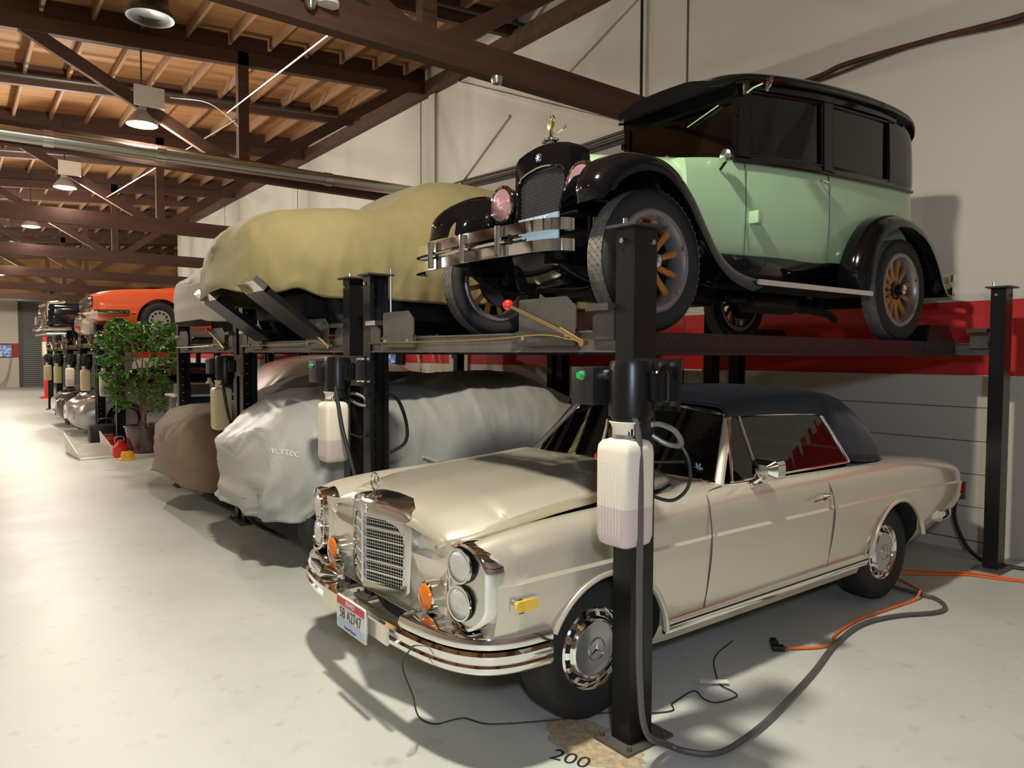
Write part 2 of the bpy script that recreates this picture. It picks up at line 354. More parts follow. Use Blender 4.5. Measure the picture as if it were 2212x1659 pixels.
# fine tie rods and wires under the roof
w = MB(); w.tube([(2.9, 6.6, 4.72), (3.35, 11.3, 5.3)], 0.012, 6); w.build('tie_rod', Mt['zinc']); tag(COL.objects['tie_rod'], 'thin bright rod slanting between the two nearest roof trusses', 'rod')
w = MB(); w.tube([(3.5, 11.4, 5.25), (2.6, 17.0, 4.9)], 0.012, 6); o = w.build('tie_rod', Mt['zinc']); tag(o, 'thin bright rod slanting on from the second roof truss', 'rod')
w = MB(); w.tube(catmull([(2.55, 11.3, 5.35), (3.0, 11.2, 5.36), (3.3, 11.3, 5.28), (3.55, 11.4, 5.15)], 6), 0.007, 6); o = w.build('loose_wire', Mt['white_plastic']); tag(o, 'white wire sagging between the lit lamp bracket and the truss post', 'wire')
w = MB(); w.tube(catmull([(3.35, 5.75, 5.18), (3.3, 5.7, 5.02), (3.4, 5.7, 4.96), (3.52, 5.7, 4.97)], 6), 0.006, 6); o = w.build('loose_wire', Mt['white_plastic']); tag(o, 'short curled white wire end hanging above the nearest roof beam', 'wire')
for yy, x in ((8.9, 1.2), (14.4, 1.6), (19.8, 1.2)):
    w = MB(); w.tube([(X0, yy-0.35, roof(X0)+0.05), (x+2.5, yy-0.35, roof(x+2.5)+0.05), (WX-0.02, yy-0.35, roof(WX)+0.05)], 0.03, 8); o = w.build('sprinkler_pipe', Mt['steel_dark'])
    tag(o, {8.9: 'dark sprinkler pipe close under the roof boards, nearest one', 14.4: 'dark sprinkler pipe close under the roof boards, second one beyond the lit lamp', 19.8: 'dark sprinkler pipe close under the roof boards, farthest one'}[yy], 'pipe')
# lamps
lab = {1: 'lit round ceiling lamp below the galvanised pipe truss, the larger of two', 2: 'smaller lit round ceiling lamp on the third truss, left of the first'}
for i, (x, y, z, p, c) in enumerate(LAMPS):
    nm = thing('high_bay_lamp', lab.get(i, 'lit round lamp over the aisle outside the main row, the cool one added as fill light' if x < 0 else 'lit round ceiling lamp farther along or overhead in the row over the parked cars'), 'lamp', (x, y, z), 0, 'round ceiling lamps')
    s = MB(); s.lathe([(0.205, 0.0), (0.19, 0.045), (0.12, 0.14), (0.07, 0.2), (0.07, 0.34), (0.02, 0.36), (0.0, 0.36)], (0, 0, 0), (0, 0, 1), 32); s.lathe([(0.2, 0.01), (0.0, 0.03)], (0, 0, 0), (0, 0, 1), 32)
    s.build('lamp_housing', Mt['shade'], nm)
    MB().lathe([(0.185, 0.012), (0.19, 0.0), (0.12, -0.02), (0.0, -0.026)], (0, 0, 0), (0, 0, 1), 32).build('lamp_lens', Mt['lamp_on'], nm)
    st = roof(x)+0.2-z
    MB().cyl((0, 0, 0.3), (0, 0, st), 0.012, n=8).build('hanging_rod', Mt['steel_dark'], nm)
    if i in (1, 2):
        b = MB(); b.box(-0.13, -0.20, 0.22, 0.26, -0.16, 0.50); b.build('reflector_board', Mt['white_plastic'], nm)
    k = 0.93 if i == 0 else (0.0 if c == COOL else 0.3)
    area_light('lamp_light', (0, 0, -0.05), p*k, 0.34, c, parent=nm)
    bulb_light('lamp_bulb', (0, 0, -0.24), p*(1-k)*4, 0.13, c, nm)
# big dark hanging fitting, top edge of the picture
t = thing('extract_cowl', 'large dark round fitting hanging from the roof at the picture top', 'fitting', (1.92, 9.4, 5.62))
MB().lathe([(0.20, 0.55), (0.2, 0.12), (0.22, 0.10), (0.27, 0.02), (0.26, -0.02), (0.21, 0.0), (0.17, 0.03), (0.0, 0.06)], (0, 0, 0), (0, 0, 1), 32).build('cowl_body', Mt['steel_dark'], t)
MB().cyl((0, 0, 0.5), (0, 0, roof(1.9)+0.30-5.62), 0.1, n=16).build('neck', Mt['steel_dark'], t)
# sensor lights on the first beam
t = thing('security_light', 'white junction box with small round lights under the nearest roof beam', 'light', (2.43, 5.9, 4.66))
MB().box(-0.1, -0.05, -0.02, 0.10, 0.05, 0.4).build('junction_box', Mt['white_plastic'], t)
MB().lathe([(0.06, 0.03), (0.055, -0.0), (0.03, -0.05), (0.0, -0.06)], (0.0, -0.02, -0.05), (0, 0, 1), 20).build('dome', Mt['chrome_soft'], t)
MB().lathe([(0.09, 0.03), (0.09, 0.0), (0.0, -0.005)], (0.15, -0.03, -0.03), (0, 0, 1), 20).build('lamp_disc', Mt['white'], t)
t = MB().lathe([(0.06, 0.04), (0.06, 0.0), (0.045, -0.03), (0.0, -0.045)], (4.4, 5.93, 4.44), (0, 0, 1), 20).build('smoke_detector', Mt['galv']); tag(t, 'small grey round detector under the nearest roof beam', 'detector')
# wall: joints, conduits, rod, door panels
for y in (5.6, 11.75, 17.8, 23.9):
    struct(MB().box(WX-0.006, y-0.012, 0, WX, y+0.012, 6.5).build('trim_%d' % int(y), Mt['steel_grey'], ang=None))
g = MB(); g.box(WX-0.05, 11.2, 4.2, WX, 11.4, 6.5); struct(g.build('trim_pilaster', Mt['wall_plain'], ang=None))
for p0, p1 in (((WX-0.02, 10.47, 6.33), (WX-0.02, 6.3, 4.55)), ((WX-0.02, 9.04, 5.41), (WX-0.02, 10.95, 4.3)), ((WX-0.02, 6.4, 6.2), (WX-0.02, 8.1, 5.5))):
    struct(MB().beam(p0, p1, 0.05, 0.04, up=(1, 0, 0)).build('trim_brace', Mt['wall_plain'], ang=None))
o = MB().tube([(WX-0.05, 6.28, 6.4), (WX-0.05, 6.28, 4.6)], 0.018, 8).build('hanger_rod', Mt['black_plastic']); tag(o, 'black vertical rod on the white wall above the vintage car roof', 'rod')
c = MB()
c.tube(catmull([(WX-0.03, 5.2, 4.5), (WX-0.03, 4.02, 4.49), (WX-0.03, 3.64, 4.53), (WX-0.03, 2.84, 4.5), (WX-0.03, 2.17, 4.46), (WX-0.03, 1.2, 4.48)], 6), 0.025, 8)
c.tube(catmull([(WX-0.03, 5.2, 4.46), (WX-0.03, 4.0, 4.45), (WX-0.03, 3.0, 4.50), (WX-0.03, 2.1, 4.41), (WX-0.03, 1.2, 4.44)], 6), 0.014, 8)
tag(c.build('cable_run', Mt['timber']), 'brown bundled cables pinned along the white wall right of the vintage car', 'cable')
c = MB()
for dz, r in ((0, 0.03), (0.07, 0.02), (-0.06, 0.018)): c.tube([(WX-0.03, 15, 4.62+dz), (WX-0.03, 10.3, 4.57+dz), (WX-0.03, 8.6, 4.5+dz), (WX-0.03, 6.0, 4.52+dz)], r, 8)
tag(c.build('conduit_run', Mt['steel_grey']), 'grey conduits along the white wall between tan covered car and vintage car', 'conduit')
dd = MB()
for k, (za, zb) in enumerate(((0.10, 0.385), (0.39, 0.67), (0.675, 0.955), (0.96, 1.245), (1.25, 1.52))): dd.box(WX-0.05, 2.32, za, WX-0.002, 5.3, zb, 0.006)
dd.box(WX-0.045, 2.3, 0.0, WX-0.002, 5.3, 0.09)
struct(dd.build('door_2', Mt['wall_plain'], ang=None))
# doorway piece without stripe, further along
struct(MB().box(WX-0.04, 10.15, 0, WX-0.001, 10.72, 2.6).build('door_3', Mt['wall_plain'], ang=None))
# far roller door
slats = MB()
for k in range(44): slats.prism([(YF-0.03, 0.02+0.1*k), (YF-0.075, 0.045+0.1*k), (YF-0.075, 0.095+0.1*k), (YF-0.03, 0.118+0.1*k)], 2.75, 7.6, 'x')
dr = struct(slats.build('door_1', Mt['rolldoor'], ang=None))
MB().box(2.62, YF-0.14, 0, 2.76, YF, 4.3).build('guide_rail', Mt['steel_dark'], dr, ang=None)
MB().box(2.55, YF-0.45, 4.2, 7.7, YF, 4.6).build('roll_housing', Mt['galv'], dr, ang=None)
# screens
def screen_mat(name):
    m = mat(name, (0.02, 0.02, 0.03), 0.2); nt = m.node_tree; b = nt.nodes['Principled BSDF']
    tc = nt.nodes.new('ShaderNodeTexCoord'); v = nt.nodes.new('ShaderNodeTexNoise'); v.inputs['Scale'].default_value = 7
    nt.links.new(tc.outputs['Object'], v.inputs['Vector']); r = nt.nodes.new('ShaderNodeValToRGB'); e = r.color_ramp.elements; e[0].position = 0.42; e[0].color = (0.13, 0.2, 0.42, 1); e[1].position = 0.58; e[1].color = (0.55, 0.68, 1.0, 1)
    nt.links.new(v.outputs['Fac'], r.inputs[0]); nt.links.new(r.outputs[0], b.inputs['Emission Color']); b.inputs['Emission Strength'].default_value = 1.1; return m
scm = screen_mat('monitor picture')
t = thing('wall_monitor', 'lit blue monitor on the red stripe beside the second lift post', 'monitor', (WX-0.05, 12.95, 1.68))
MB().box(0.0, -0.60, -0.19, 0.048, 0.36, 0.17).build('bezel', Mt['black_plastic'], t, ang=None)
s = MB()
for a in range(3):
    for b in range(2): s.box(-0.008, -0.30+a*0.215, -0.155+b*0.155, 0.0, -0.30+a*0.215+0.205, -0.155+b*0.155+0.145)
s.build('screen', scm, t, ang=None)
t = thing('wall_monitor', 'lit blue monitor on the far wall stripe at the left picture edge', 'monitor', (1.95, YF-0.06, 1.79))
MB().box(-0.75, 0.0, -0.33, 0.42, 0.058, 0.32).build('bezel', Mt['black_plastic'], t, ang=None)
s = MB()
for a in range(3):
    for b in range(2): s.box(-0.72+a*0.375, -0.01, -0.29+b*0.29, -0.72+a*0.375+0.36, 0.0, -0.29+b*0.29+0.275)
s.build('screen', scm, t, ang=None)
c = MB(); rnd = random.Random(4)
for k in range(7):
    y = 11.1+k*0.13
    c.tube(catmull([(WX-0.03, y+0.5, 2.2), (WX-0.04, y+rnd.uniform(-.1, .3), 1.75), (WX-0.03, y+rnd.uniform(-.2, .5), 1.2)], 5), 0.006, 6)
tag(c.build('cable_bundle', Mt['white_plastic']), 'white cables dangling down the red stripe right of the wall monitor', 'cable')
t = MB().box(WX-0.06, 10.25, 1.62, WX-0.042, 10.62, 1.95).build('wall_sign', Mt['black_plastic'], ang=None); tag(t, 'black panel on the white wall piece between the red stripes', 'panel')
b = MB(); b.lathe([(0.13, 0.02), (0.15, 0.33), (0.155, 0.36), (0.13, 0.36)], (0, 0, 0), (0, 0, 1), 24)
t = b.build('bucket', Mt['white']); t.location = (6.62, 7.0, 1.02); tag(t, 'white bucket on the shelf below the stripe behind the silver convertible', 'bucket')
sh = thing('wall_shelf', 'small white shelf on the wall under the white bucket', 'shelf', (6.77, 7.0, 1.0))
MB().box(-0.35, -0.4, -0.02, 0.198, 0.4, 0.018).build('shelf_board', Mt['white'], sh, ang=None)
for s_ in (-0.3, 0.3): MB().prism([(0.198, -0.02), (0.198, -0.25), (-0.2, -0.02)], s_-0.01, s_+0.01, 'y').build('bracket', Mt['white'], sh, ang=None)
t = MB().box(WX-0.09, 2.48, 0.45, WX-0.051, 2.60, 0.60, 0.008).build('socket_box', Mt['steel_grey']); tag(t, 'grey socket box on the white wall beside the silver tail', 'socket')
MB().box(WX-0.096, 2.505, 0.49, WX-0.088, 2.575, 0.56).build('socket_face', Mt['steel_black'], t, ang=None)
o = MB().tube(catmull([(WX-0.1, 2.54, 0.48), (WX-0.22, 2.5, 0.3), (WX-0.25, 2.4, 0.1), (WX-0.28, 2.28, 0.014), (WX-0.35, 2.1, 0.012), (6.75, 1.6, 0.012)], 8), 0.016, 8).build('power_cable', Mt['cord_black']); tag(o, 'thick black cable hanging from the wall behind the silver convertible', 'cable')
# ---------------------------------------------------------------- four-post lifts
Mt['tread'] = mat('oily tread plate', (0.03, 0.028, 0.027), 0.30, 0.5)
Mt['deck'] = mat('grey deck steel', (0.055, 0.05, 0.046), 0.42, 0.2, noise=(5, (0.10, 0.09, 0.075), 0.7))
def tank_mat():
    m = mat('translucent tank plastic', (0.74, 0.68, 0.56), 0.42, sss=0.35); nt = m.node_tree; b = nt.nodes['Principled BSDF']
    tc = nt.nodes.new('ShaderNodeTexCoord'); sx = nt.nodes.new('ShaderNodeSeparateXYZ'); nt.links.new(tc.outputs['Object'], sx.inputs[0])
    l = nt.nodes.new('ShaderNodeMath'); l.operation = 'LESS_THAN'; l.inputs[1].default_value = 0.945+0.155; nt.links.new(sx.outputs['Z'], l.inputs[0])
    mx = nt.nodes.new('ShaderNodeMix'); mx.data_type = 'RGBA'; mx.inputs[6].default_value = (0.80, 0.74, 0.61, 1); mx.inputs[7].default_value = (0.66, 0.55, 0.52, 1); nt.links.new(l.outputs[0], mx.inputs[0]); nt.links.new(mx.outputs[2], b.inputs['Base Color']); return m
Mt['tank'] = tank_mat()
Mt['tank_yellow'] = mat('yellowed tank plastic', (0.78, 0.68, 0.40), 0.42, sss=0.3)
Mt['conduit'] = mat('braided conduit', (0.22, 0.22, 0.19), 0.35, 0.6, bump=(180, 0.5, 0.003))
def channel(sy):
    """post outline, web on the outer side (sy = -1 web towards -y)"""
    o = [(-.07, -.0525), (.07, -.0525), (.07, .0525), (.04, .0525), (.04, .042), (.058, .042), (.058, -.040), (-.058, -.040), (-.058, .042), (-.04, .042), (-.04, .0525), (-.07, .0525)]
    return [(x, -y*sy) for x, y in o]
def lift_post(root, x, y, sy, front, hgt=2.22):
    p = MB().prism(channel(sy), 0.012, hgt, 'z').build('post', Mt['steel_black'], root, ang=None); p.location = (x, y, 0)
    b = MB(); b.box(-.13 if front else -.16, -.10-.02*sy*0, 0, .16, .10, .014); b.build('base_plate', Mt['steel_grey'], p, ang=None)
    b = MB()
    for a in (-.1, .12):
        for c in (-.08, .08): b.cyl((a, c, .01), (a, c, .035), .011, n=6)
    b.build('anchor_bolt', Mt['steel_grey'], p)
    t = MB(); t.box(-.10, -.085, hgt, .10, .085, hgt+.012); t.build('top_plate', Mt['steel_dark'], p, ang=None)
    t = MB()
    for a in (-.035, .035):
        t.cyl((a, -.054*sy*-1, hgt-.06), (a, -.066*sy*-1, hgt-.06), .012, n=6) if a > 0 else t.cyl((-.072, .012, hgt-.055), (-.084, .012, hgt-.055), .012, n=6)
    t.build('top_bolt', Mt['zinc'], p)
    r = MB(); r0 = hgt-.40 if sy > 0 else hgt-.02; rx = .075 if front else 0; r.cyl((rx if sy > 0 else -.02, -.075 if sy > 0 else .05, r0), (rx if sy > 0 else -.02, -.075 if sy > 0 else .05, hgt+.05), .009, n=8); r.build('threaded_rod', Mt['zinc'], p)
    l = MB(); l.box(-.012, .041*sy, .1, .012, .047*sy, hgt-.1)
    l.cm = 1
    for k in range(20): l.box(-.0125, .0405*sy, .18+k*.1, .0125, .0405*sy-.0006*sy, .19+k*.1)
    l.build('lock_ladder', [Mt['steel_dark'], Mt['zinc']], p, ang=None)
    return p
def pump(root, yel=False, detail=True):
    m = MB(); m.lathe([(0.0, 1.385), (.075, 1.385), (.078, 1.40), (.078, 1.44), (.088, 1.445), (.088, 1.64), (.082, 1.66), (.03, 1.667), (0, 1.667)], (-.22, -.18, 0), (0, 0, 1), 28)
    for k in range(12):
        a = R_(30*k); m.box(-.22+.086*math.cos(a)-.004, -.18+.086*math.sin(a)-.004, 1.46, -.22+.086*math.cos(a)+.004, -.18+.086*math.sin(a)+.004, 1.62) if False else None
    m.box(-.28, -.24, 1.37, -.16, -.12, 1.40); mo = m.build('pump_motor', Mt['steel_black'], root)
    c = MB(); c.lathe([(0, 1.505), (.034, 1.505), (.04, 1.51), (.04, 1.615), (.034, 1.622), (0, 1.622)], (-.185, -.29, 0), (0, 0, 1), 20); c.build('capacitor_cover', Mt['black_gloss'], mo)
    b = MB(); b.box(-.27, -.105, 1.485, -.135, .02, 1.635, .004); cb = b.build('control_box', Mt['black_plastic'], mo)
    cb.location = (-.07, 0.015, 0)
    b = MB(); b.cyl((-.27, -.045, 1.602), (-.292, -.045, 1.602), .0145, n=16); b.build('start_button', Mt['green'], cb)
    b = MB(); b.cyl((-.27, -.045, 1.602), (-.277, -.045, 1.602), .019, n=16); b.build('button_ring', Mt['zinc'], cb)
    b = MB(); b.cyl((-.20, -.105, 1.605), (-.20, -.13, 1.603), .021, n=12); b.build('cable_gland', Mt['zinc'], cb)
    k = MB(); k.tube(catmull([(-.27, -.12, 1.603), (-.268, -.165, 1.595), (-.262, -.2, 1.56), (-.25, -.225, 1.50), (-.235, -.245, 1.45)], 6), .0145, 10); k.build('conduit_sleeve', Mt['conduit'], mo)
    k = MB(); k.box(-.078, -.30, 1.46, -.066, -.05, 1.67); k.cm = 1
    for yy in (-.275, -.215):
        for zz in (1.49, 1.645): k.cyl((-.079, yy, zz), (-.094, yy, zz), .011, n=6)
    k.build('mount_bracket', [Mt['steel_black'], Mt['zinc']], mo, ang=None)
    v = MB(); v.box(-.29, -.235, 1.40-.10, -.16, -.125, 1.39); v.build('valve_block', Mt['black_plastic'], mo)
    # tank
    t = MB(); rings = []
    for z, s in ((.945, .120), (.955, .150), (.985, .168), (1.31, .170), (1.335, .164), (1.352, .140), (1.358, .104)):
        rings.append([(x-.26, y-.19, z) for x, y in rrect(s, s, s*.16, 3)])
    for z, r in ((1.362, .052), (1.40, .052), (1.415, .058), (1.425, .066)):
        n = len(rings[0]); rings.append([(-.26+r*math.cos(2*math.pi*(k+.5)/n+.0), -.19+r*math.sin(2*math.pi*(k+.5)/n), z) for k in range(n)])
    t.loft(rings); 
    for k in range(7): t.box(-.3455, -.245+k*.0165, .99, -.3435, -.238+k*.0165, 1.27)
    tk = t.build('fluid_tank', Mt['tank_yellow'] if yel else Mt['tank'], root)
    c = MB(); c.lathe([(.0545, 1.363), (.0545, 1.376)], (-.26, -.19, 0), (0, 0, 1), 24); c.build('hose_clamp', Mt['chrome_soft'], tk)
    lv = MB(); lv.tube([(-.235, -.07, 1.425), (-.235, -.062, 1.39), (-.23, -.02, 1.275)], .0065, 8); lo = lv.build('release_lever', Mt['zinc'], root)
    MB().sphere((-.23, -.016, 1.268), .019, 8).build('lever_knob', Mt['red'], lo)
    if detail:
        h = MB(); h.tube(catmull([(-.165, -.20, 1.405), (-.12, -.24, 1.41), (-.07, -.28, 1.38), (-.06, -.30, 1.33), (-.11, -.27, 1.335), (-.15, -.22, 1.37)], 6), .011, 8); h.build('hydraulic_hose', Mt['conduit'], root)
        f = MB(); f.cyl((-.195, -.17, 1.403), (-.14, -.222, 1.41), .012, n=8); f.build('hose_fitting', Mt['brass'], root)
        h = MB(); h.tube(catmull([(-.07, -.29, 1.35), (-.05, -.33, 1.27), (-.05, -.33, 1.17), (-.09, -.28, 1.11), (-.14, -.18, 1.13)], 6), .007, 8); h.build('return_hose', Mt['cord_black'], root)
def make_lift(x, yn, label, W=2.40, zd=1.80, yel=False, L=4.18, detail=2, posts='nf', hgt=2.22):
    root = thing('parking_lift', label, 'car lift', (x, yn, 0), 0, 'four post car lifts in the row')
    D = zd-1.80
    lift_post(root, 0, 0, -1, True, hgt); lift_post(root, 0, W, 1, True, hgt); lift_post(root, L, 0, -1, False, hgt); lift_post(root, L, W, 1, False, hgt)
    for xx, nm in ((0, 'f'), (L, 'r')):
        c = MB(); c.box(xx-.055, .05, 1.70+D, xx+.055, W-.05, 1.785+D); c.box(xx-.065, .05, 1.695+D, xx+.065, W-.05, 1.703+D); c.box(xx-.065, .06, 1.783+D, xx+.03, W-.06, 1.792+D)
        cb = c.build('crossbeam', Mt['steel_grey'] if xx == 0 else Mt['steel_dark'], root, ang=None)
        for y0, s in ((.06, 1), (W-.06, -1)):
            MB().prism([(y0, 1.75+D), (y0+s*.13, 1.75+D), (y0+s*.13, 1.85+D), (y0+s*.08, 1.88+D), (y0, 1.88+D)], xx-.072, xx-.062, 'x').build('carriage_plate', Mt['deck'], cb, ang=None)
            MB().box(xx-.11, min(y0, y0+s*.14), 1.875+D, xx-.03, max(y0, y0+s*.14), 1.905+D).build('cable_bracket', Mt['zinc'] if s < 0 else Mt['deck'], cb, ang=None)
    for y0, y1 in ((.30, .80), (1.62, 2.12)):
        r = MB(); r.box(-.03, y0, 1.78+D, L+.05, y1, 1.80+D); r.box(-.03, y0, 1.70+D, L+.05, y0+.012, 1.78+D); r.box(-.03, y1-.012, 1.70+D, L+.05, y1, 1.78+D)
        r.box(-.03, y0-.012, 1.685+D, L+.05, y0+.03, 1.70+D); r.box(-.03, y1-.03, 1.685+D, L+.05, y1+.012, 1.70+D)
        if detail > 1:
            for i in range(90):
                for j in range(3):
                    cx = .06+i*.046+(j % 2)*.023; cz = 1.722+j*.026+D; s = 1 if (i+j) % 2 else -1; yy = y0 if y0 < 1 else y0
                    r.add([(cx-.016, yy, cz-.009*s), (cx, yy, cz-.004), (cx+.016, yy, cz+.009*s), (cx, yy, cz+.004), (cx, yy-.004, cz)], [(0, 1, 4), (1, 2, 4), (2, 3, 4), (3, 0, 4)])
                for j in range(4):
                    cx = .03+i*.046+(j % 2)*.023; cy = y0+.03+j*.12; s = 1 if (i+j) % 2 else -1
                    r.add([(cx-.016, cy-.009*s, 1.80+D), (cx, cy-.004, 1.80+D), (cx+.016, cy+.009*s, 1.80+D), (cx, cy+.004, 1.80+D), (cx, cy, 1.804+D)], [(1, 0, 4), (2, 1, 4), (3, 2, 4), (0, 3, 4)])
        rw = r.build('runway', Mt['tread'], root, ang=None, recalc=False)
    for y0, y1 in ((.285, .70), (1.74, 2.13)):
        s = MB(); s.prism([(y0, 1.79+D), (y1, 1.79+D), (y1, 1.945+D), (y1-.01, 1.953+D), (y0+.07, 1.953+D), (y0, 1.90+D)], -.086, -.078, 'x')
        st = s.build('wheel_stop', Mt['deck'], root, ang=None)
        k = MB(); k.box(-.09, y0, 1.725+D, -.066, y1, 1.80+D); k.cm = 1
        for yy in (y0+.05, y1-.05): k.cyl((-.09, yy, 1.765+D), (-.102, yy, 1.765+D), .013, n=8)
        k.build('stop_bracket', [Mt['deck'], Mt['zinc']], st, ang=None)
        q = MB(); q.prism([(L-.55, 1.80+D), (L-.50, 1.93+D), (L-.18, 1.93+D), (L-.05, 1.80+D)], y0+.02, y1-.02, 'y'); q.build('rear_ramp', Mt['steel_black'], root, ang=None)
    lr = MB(); lr.tube(catmull([(-.10, .28, 1.752+D), (-.105, .5, 1.778+D), (-.105, .9, 1.765+D), (-.105, 1.3, 1.76+D), (-.10, W-.09, 1.755+D)], 6), .005, 6); lr.build('lock_rod', Mt['brass'], root)
    lv = MB(); lv.tube([(-.10, .215, 1.738+D), (-.12, .735, 1.925+D)], .0075, 8); lv.cyl((-.09, .215, 1.738+D), (-.12, .215, 1.738+D), .018, n=10); lv.tube([(-.11, .22, 1.74+D), (-.115, .36, 1.80+D)], .011, 8)
    lo = lv.build('lock_lever', Mt['brass'], root); MB().sphere((-.12, .745, 1.93+D), .027, 10).build('lever_ball', Mt['red'], lo)
    pump(root, yel, detail > 1)
    return root
LX = 2.32
make_lift(LX, 2.12, 'nearest black four-post lift, carrying the pale green vintage car over the silver convertible')
make_lift(LX, 4.84, 'second black four-post lift, carrying the car under the tan cover')
make_lift(LX, 7.44, 'third black four-post lift, carrying the pale grey covered car above the brown cover', W=2.33, yel=True, detail=1)
FAR = [(14.15, 1.95, 'black four-post lift left of the potted tree, carrying the orange car', False), (16.45, 1.9, 'black lift one beyond the orange car, with a yellowed fluid tank', True), (18.75, 1.88, 'black lift two beyond the orange car, pale fluid tank, with the black car', False), (21.05, 1.85, 'black lift third beyond the orange car, narrow in the distance', True), (23.35, 1.85, 'farthest black lift of the row, beside the red post', True)]
for y, zd, lb, ye in FAR: make_lift(LX, y, lb, W=2.08, zd=zd, yel=ye, detail=1, hgt=2.28)
# ---------------------------------------------------------------- silver convertible
def skin(stations, n=64, close_ends=True, segs=None, m=3):
    """loft of half sections: stations = [(x, [(y,z)...])]; segs = index lists joined at sharp corners"""
    xs = [s[0] for s in stations]; K = len(stations[0][1])
    fy = [pchip(xs, [s[1][k][0] for s in stations]) for k in range(K)]; fz = [pchip(xs, [s[1][k][1] for s in stations]) for k in range(K)]
    X = []
    for i in range(n+1): X.append(xs[0]+(xs[-1]-xs[0])*i/n)
    X = sorted(set([round(v, 4) for v in X+xs])); rows = []
    for x in X:
        P = [Vector((x, fy[k](x), fz[k](x))) for k in range(K)]; pr = []
        for sg in segs: 
            q = catmull([P[k] for k in sg], m) if len(sg) > 2 else [P[k] for k in sg]
            pr += q if not pr else q[1:]
        pr2 = [Vector((v.x, max(v.y, 0), v.z)) for v in pr]
        left = [Vector((v.x, -v.y, v.z)) for v in pr2]            # bottom centre .. top centre, near side
        rows.append(left+[v for v in reversed(pr2)][1:-1])
    return X, rows
def wheel(root, name, c, sy, R, w, rim, style, mats=None):
    """wheel at c, outer face towards sy"""
    t = MB(); pr = [(rim, -w*.38), (rim+.02, -w*.46), ((R+rim)/2, -w*.52), (R-.03, -w*.49), (R-.008, -w*.40), (R, -w*.25), (R, w*.25), (R-.008, w*.40), (R-.03, w*.49), ((R+rim)/2, w*.52), (rim+.02, w*.46), (rim, w*.38)]
    t.lathe(pr, (0, 0, 0), (0, sy, 0), 56, close=True); tm = [Mt['rubber']]
    wl = t.build('wheel', tm, root, ang=40); wl.location = c
    return wl
Mt['chrome_shell'] = mat('bright chrome shell', (0.80, 0.79, 0.76), 0.17, 1.0)
def merc():
    root = thing('convertible_car', 'champagne silver convertible with dark blue soft top, upright chrome grille and stacked headlights', 'car', (1.455, 3.175, 0), R_(-0.6))
    S = [
     (0.19, [(0, .48), (.84, .48), (.875, .52), (.892, .63), (.894, .748), (.894, .757), (.862, .868), (.780, .916), (.645, .83), (.5, .78), (0, .76)]),
     (0.30, [(0, .44), (.85, .43), (.895, .50), (.915, .63), (.918, .75), (.918, .76), (.882, .885), (.79, .938), (.655, .850), (.5, .80), (0, .78)]),
     (0.60, [(0, .36), (.85, .38), (.895, .47), (.920, .63), (.925, .754), (.925, .764), (.895, .905), (.80, .968), (.665, .890), (.5, .82), (0, .80)]),
     (1.00, [(0, .28), (.83, .28), (.890, .42), (.922, .63), (.928, .757), (.928, .767), (.902, .918), (.81, .985), (.675, .925), (.5, .85), (0, .83)]),
     (1.45, [(0, .25), (.82, .25), (.885, .40), (.920, .63), (.928, .759), (.928, .769), (.905, .925), (.82, .992), (.69, .970), (.5, .92), (0, .90)]),
     (1.60, [(0, .25), (.82, .25), (.885, .40), (.920, .63), (.928, .760), (.928, .770), (.905, .926), (.83, .995), (.70, 1.012), (.45, 1.030), (0, 1.035)]),
     (1.76, [(0, .25), (.82, .25), (.885, .40), (.920, .63), (.928, .760), (.928, .770), (.906, .926), (.848, .993), (.76, 1.00), (.66, .98), (0, 1.0)]),
     (1.84, [(0, .25), (.82, .25), (.885, .40), (.920, .63), (.928, .760), (.928, .770), (.906, .926), (.855, .990), (.79, .985), (.74, .62), (0, .50)]),
     (2.50, [(0, .25), (.82, .25), (.885, .40), (.920, .63), (.928, .758), (.928, .768), (.906, .922), (.86, .982), (.80, .975), (.75, .60), (0, .50)]),
     (3.25, [(0, .25), (.82, .25), (.885, .40), (.918, .63), (.926, .754), (.926, .764), (.904, .912), (.86, .972), (.80, .965), (.75, .62), (0, .60)]),
     (3.40, [(0, .28), (.82, .27), (.885, .42), (.916, .63), (.924, .752), (.924, .762), (.902, .908), (.85, .968), (.78, .968), (.5, .97), (0, .97)]),
     (3.70, [(0, .30), (.82, .29), (.885, .44), (.914, .63), (.922, .748), (.922, .758), (.900, .900), (.84, .960), (.74, .970), (.4, .985), (0, .988)]),
     (4.10, [(0, .34), (.80, .34), (.875, .46), (.905, .62), (.912, .738), (.912, .748), (.885, .878), (.82, .935), (.70, .945), (.4, .965), (0, .97)]),
     (4.50, [(0, .40), (.78, .40), (.850, .49), (.885, .61), (.893, .722), (.893, .732), (.862, .845), (.78, .893), (.66, .905), (.4, .93), (0, .935)]),
     (4.74, [(0, .44), (.76, .44), (.825, .51), (.860, .60), (.868, .706), (.868, .716), (.838, .812), (.755, .858), (.62, .870), (.35, .895), (0, .90)]),
     (4.84, [(0, .47), (.74, .47), (.795, .53), (.835, .60), (.843, .696), (.843, .704), (.812, .785), (.72, .828), (.58, .838), (.35, .858), (0, .862)]),
     (4.88, [(0, .52), (.66, .52), (.74, .56), (.785, .61), (.79, .690), (.79, .696), (.76, .755), (.66, .79), (.55, .80), (.3, .81), (0, .815)])]
    S = [(x, [(p[0]-.013, p[1]+.004) if k == 5 else p for k, p in enumerate(pp)]) for x, pp in S]
    X, rows = skin(S, 90, segs=[[0, 1], [1, 2, 3, 4], [4, 5], [5, 6, 7, 8], [8, 9], [9, 10]], m=4)
    def lean(y, z): return 3.0*max(0, abs(y)-.775)**2+max(0, abs(y)-.83)*.22+.25*max(0, z-.80)**1.5
